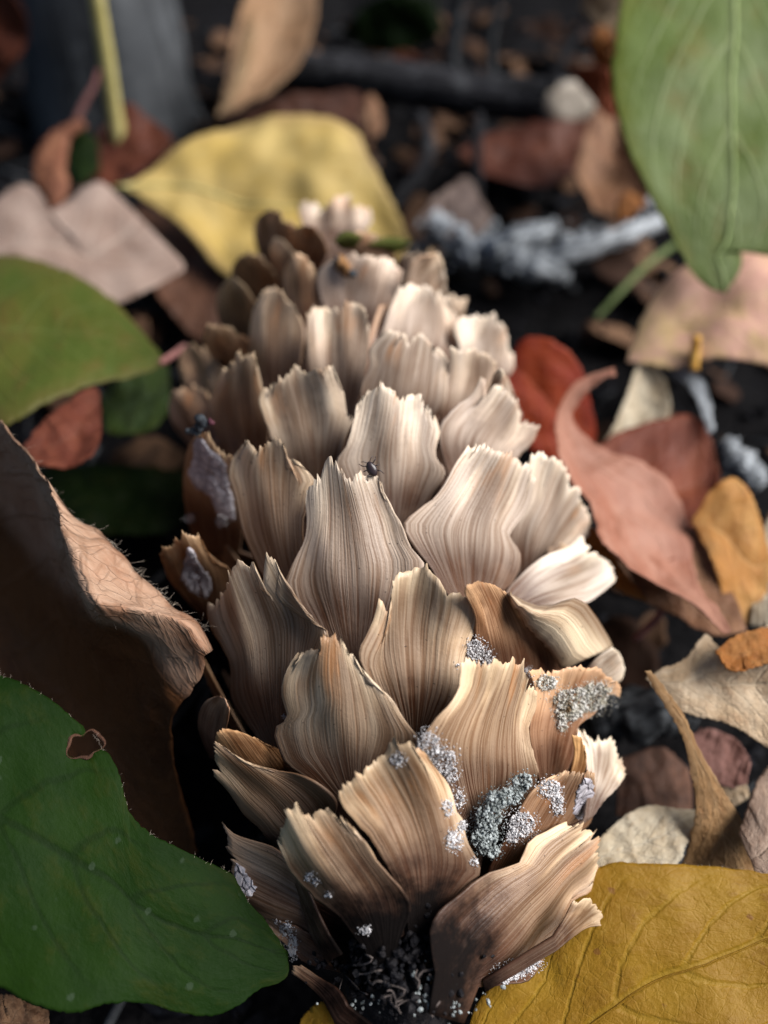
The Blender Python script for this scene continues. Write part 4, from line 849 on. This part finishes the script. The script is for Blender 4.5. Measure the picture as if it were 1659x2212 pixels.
twig('slanting twig by the orange brown leaf and the sawn branch end', [PY(1190,190,21), PY(1220,120,21.5), PY(1260,50,22), PY(1275,-10,22)], [.12,.12,.1], M_BARK)
tw('bent dark twig between the bright yellow leaf and the dark branch', [(905,250,1.6),(925,310,1.2),(915,360,1.0),(870,415,.6),(850,450,.4)], [.16,.18,.16,.12], M_BARK)
tw('straight dark twig hanging in front of the red brown leaf', [(1035,250,2.0),(1030,320,1.6),(1032,400,1.0),(1035,470,.4)], [.12,.13,.12], M_BARK)
tw('thin green grass stem lying on the dark soil', [(1470,520,1.6),(1400,570,1.4),(1340,630,1.2),(1285,690,.9)], [.07,.07,.06,.05], M_GSTEM, cat='grass stem', name='grass_stem', rough=.05)
tw('pale weathered twig pointing at the hanging pale green leaf', [(1445,470,1.3),(1370,500,1.2),(1280,532,1.1),(1180,560,.9),(1090,575,.8)], [.16,.22,.20,.22,.12], M_CHIP, cat='twig', rough=.6)
tw('bleached wood chip beside the tan leaf scrap', [(925,482,1.2),(985,515,1.1),(1060,548,1.0),(1140,572,.9),(1230,600,.7)], [.26,.30,.26,.30,.14], M_CHIP, cat='wood chip', name='wood_chip', rough=.9, seg=14)
tw('short bleached splinter crossing the wood chip', [(1060,545,1.2),(1120,520,1.2),(1200,490,1.1)], [.2,.26,.14], M_CHIP, cat='splinter', name='wood_splinter', rough=.9, seg=14)
tw('bluish white chip on the soil behind the orange leaf', [(1560,955,1.6),(1600,1000,1.5),(1640,1050,1.4)], [.14,.22,.16], M_CHIP, cat='wood chip', name='wood_chip', rough=.9, seg=14)
tw('thin pink stalk curving down into the dark hollow beside the cone', [(1435,1300,2.0),(1420,1335,1.8),(1392,1362,1.6),(1372,1380,1.4)], [.045,.05,.05,.05], M_PETP, cat='leaf stalk', name='leaf_stalk')
tw('grey mouldy twig in the hollow under the crumpled tan leaf', [(1270,1560,1.0),(1350,1540,1.1),(1430,1530,1.2),(1500,1540,1.2)], [.25,.35,.35,.25], M_TRUNK, rough=.5)

# ---- small things on the cone
root_p = SURF['b4'](np.array([803., 1013.]), .0)
def beetle():
    o = root_p; tc = CAMP-o; tc /= np.linalg.norm(tc)
    ax_ = PH(803-6, 1013-14, o[2])-PH(803+8, 1013+14, o[2]); ax_ -= (ax_@tc)*tc; ax_ /= np.linalg.norm(ax_); sx = np.cross(ax_, tc)
    c = o+tc*.025
    rt = empty('beetle', o); tag(rt, 'tiny dark brown beetle sitting on the tip of a cone scale', 'beetle')
    V0, F0 = ico(3); Vb = []
    for v_ in V0:
        l = v_[1]; wv = 1-.18*max(0, l)-.05*(abs(l-.45) < .08)
        Vb.append(c+ax_*(l*.075)+sx*(v_[0]*.048*wv)+tc*(v_[2]*.032))
    m = NT('beetle_shell').fin((.030, .020, .022), .28, None, .5)
    mk('body', Vb, F0, m, rt)
    for s in (-1, 1):
        for q, (l0, dl) in enumerate(((.045, .03), (.01, .0), (-.03, -.04))):
            p0 = c+ax_*l0+sx*s*.035; p1 = p0+sx*s*.03+ax_*dl*.5+tc*.01; p2 = p1+sx*s*.018+ax_*dl-tc*.03
            V, F, uv = tube(np.array([p0, p1, p2]), [.006, .005, .003], 5); mk('leg', V, F, m, rt)
        p0 = c+ax_*.07+sx*s*.015; V, F, uv = tube(np.array([p0, p0+ax_*.02+sx*s*.02, p0+ax_*.03+sx*s*.045]), [.004, .0035, .003], 5); mk('antenna', V, F, m, rt)
beetle()
rng = np.random.default_rng(44)
def crumb(label, px, key, sizes, mat, cat='debris', name='debris_crumb', off=.02):
    P = SURF[key](np.array(px, float), off); V, F = lumps(P, sizes, 2, jag=.18, rng=rng)
    V = np.array([v_+.012*np.array(mnoise.noise_vector(Vector(v_*30))) for v_ in V])
    tag(mk(name, V, F, mat, smooth=True), label, cat)
M_DEB = grain_material('blue_grey_debris', (.022, .024, .028), (.075, .085, .095), 900., .5, .0003)
M_DRED = grain_material('maroon_debris', (.06, .02, .03), (.12, .05, .06), 900., .4, .0003)
crumb('blue grey crumb of debris perched on the lilac lichened scale', [(432,905),(440,915),(430,922),(418,930),(408,932),(425,934)], 'a2', [.055,.045,.05,.045,.04,.05], M_DEB)
crumb('tiny maroon seed stuck beside the blue grey crumb', [(455,911),(458,914)], 'a2', [.035,.03], M_DRED, 'seed', 'seed', .03)
M_BUD = grain_material('bud', (.16, .08, .035), (.30, .16, .07), 500.)
crumb('small orange brown bud scale resting on the far end of the cone', [(735,568),(742,576),(748,583)], 'a15', [.10,.12,.09], M_BUD, 'bud scale', 'bud_scale', .08)
crumb('blue grey grit beside the orange brown bud scale', [(730,562),(757,590),(765,592)], 'a15', [.06,.06,.05], M_DEB, 'grit', 'grit', .09)
def frag(label, left, right, key, mat):
    L = crom(left, 24); R = crom(right, 24); G = np.zeros((24, 12, 3))
    for j in range(12):
        s = j/11; G[:, j] = SURF[key](L*(1-s)+R*s, .10+.12*math.sin(math.pi*s))
    UV = np.stack(np.meshgrid(np.linspace(0, 1, 12), np.linspace(0, 1, 24)), -1); V, F, uv = sheet(G, UV, .015)
    tag(mk('leaf_fragment', V, F, mat, None, uv), label, 'leaf fragment')
frag('round yellow green leaf fragment caught among the far scales', [(722,520),(735,503),(760,500),(782,512)], [(722,520),(738,538),(765,536),(782,512)], 'a20', M_OLV)
frag('narrow green leaf fragment sticking out past the far scales', [(795,528),(825,514),(860,512),(884,522)], [(795,528),(830,542),(862,545),(884,522)], 'a20', M_OLV)

# ---- loose soil crumbs and splinters nobody could count
rng = np.random.default_rng(9); n = 5200
X = rng.uniform(-17, 17, n); Y = rng.uniform(-1, 34, n)
P = np.array([(x, y, ground_z(x, y)) for x, y in zip(X, Y)])
V, F = lumps(P, .04+.22*rng.random(n)**3, 1, rng=rng)
tag(mk('soil_crumbs', V, F, grain_material('soil_crumb', (.004, .004, .005), (.015, .015, .018), 300., .7, .0005, (.07, .075, .09), .66), smooth=False, origin=(0, 0, 0)), 'loose dark soil crumbs scattered between the leaves', 'soil', kind='stuff')
allV = []; allF = []; allU = []; o_ = 0
for q in range(420):                        # broken leaf bits that cover the soil further back
    while True:
        x, y = rng.uniform(-14, 14), rng.uniform(3, 33)
        if abs(x) > 3.2 or y > 14.5: break
    sz = rng.uniform(.35, 1.5); nu, nv = 7, 9
    an = rng.uniform(0, 6.28); ca_, sa_ = math.cos(an), math.sin(an); tl = rng.normal(size=2)*.35; cu = rng.uniform(-.6, 1.1)
    G = np.zeros((nv, nu, 3)); r0 = rng.uniform(0, 99)
    for i in range(nv):
        for j in range(nu):
            t_ = i/(nv-1); w_ = (math.sin(math.pi*(.06+.86*t_))**.8)*(.34+.12*mnoise.noise(Vector((t_*4, r0, 0)))); u_ = 2*j/(nu-1)-1
            lx = (t_-.5)*sz; ly = u_*w_*sz
            lz = cu*ly*ly/sz+.10*sz*mnoise.noise(Vector((lx*3/sz, ly*3/sz, r0)))+tl[0]*lx+tl[1]*ly
            G[i, j] = (x+lx*ca_-ly*sa_, y+lx*sa_+ly*ca_, lz)
    G[..., 2] += ground_z(x, y)+.12-min(0, G[..., 2].min()*.6)
    UV = np.full((nv, nu, 2), 0.); UV[..., 0] = np.linspace(0, 1, nu)[None]; UV[..., 1] = (q % 29)/29
    V, F, uv = sheet(G, UV, .012); allV.append(V); allU.append(uv); allF += [tuple(i_+o_ for i_ in f) for f in F]; o_ += len(V)
def litter_mat():
    t = NT('broken_leaf_litter'); u, v = t.uv(); n1 = t.noise(t.pos(), 300., 4)
    k = t.noise(t.xyz(t.math('MULTIPLY', v, 37.), 0., 0.), 1.7, 0)
    c = t.mix(t.step(k, .3, .7), (.035, .018, .012), (.15, .085, .05)); c = t.mix(t.math('MULTIPLY', t.step(n1, .5, .7), .6), c, (.05, .03, .022))
    return t.fin(c, .8, t.bump(n1, .7, .0006), .08, .1)
tag(mk('leaf_litter', np.concatenate(allV), allF, litter_mat(), uv=np.concatenate(allU), origin=(0, 0, 0)), 'broken dark brown leaf bits covering the soil', 'litter', kind='stuff')
px = [(rng.normal(1010, 55), rng.normal(520, 22)) for q in range(150)]+[(1090+rng.random()*330, 0) for q in range(110)]
Pq = []
for i_, (x, y) in enumerate(px):
    if y == 0: y = 570-(x-1090)*.29+rng.normal()*14
    p = PH(x, y, rng.uniform(.5, 1.2)); Pq.append(p)
V, F = lumps(np.array(Pq), .03+.16*rng.random(len(Pq))**2.5, 1, rng=rng)
tag(mk('wood_crumbs', V, F, M_CHIP, smooth=False, origin=(0, 0, 0)), 'pale grey crumbs of rotten wood round the wood chip', 'wood crumbs', kind='stuff')
allV = []; allF = []; o_ = 0
for q in range(520):
    x, y = rng.uniform(-15, 15), rng.uniform(0, 32); an = rng.uniform(0, 3.14); l_ = rng.uniform(.4, 1.8)
    p = np.array([x, y, ground_z(x, y)+rng.uniform(.05, .3)]); d = np.array([math.cos(an), math.sin(an), rng.normal()*.25])*l_*.5
    V, F, _ = tube(np.array([p-d, p+rng.normal(size=3)*.05, p+d]), rng.uniform(.015, .06), 5); allV.append(V); allF += [tuple(i_+o_ for i_ in f) for f in F]; o_ += len(V)
tag(mk('twig_litter', np.concatenate(allV), allF, M_TRUNK, origin=(0, 0, 0)), 'fine twig and needle litter on the dark soil', 'litter', kind='stuff')
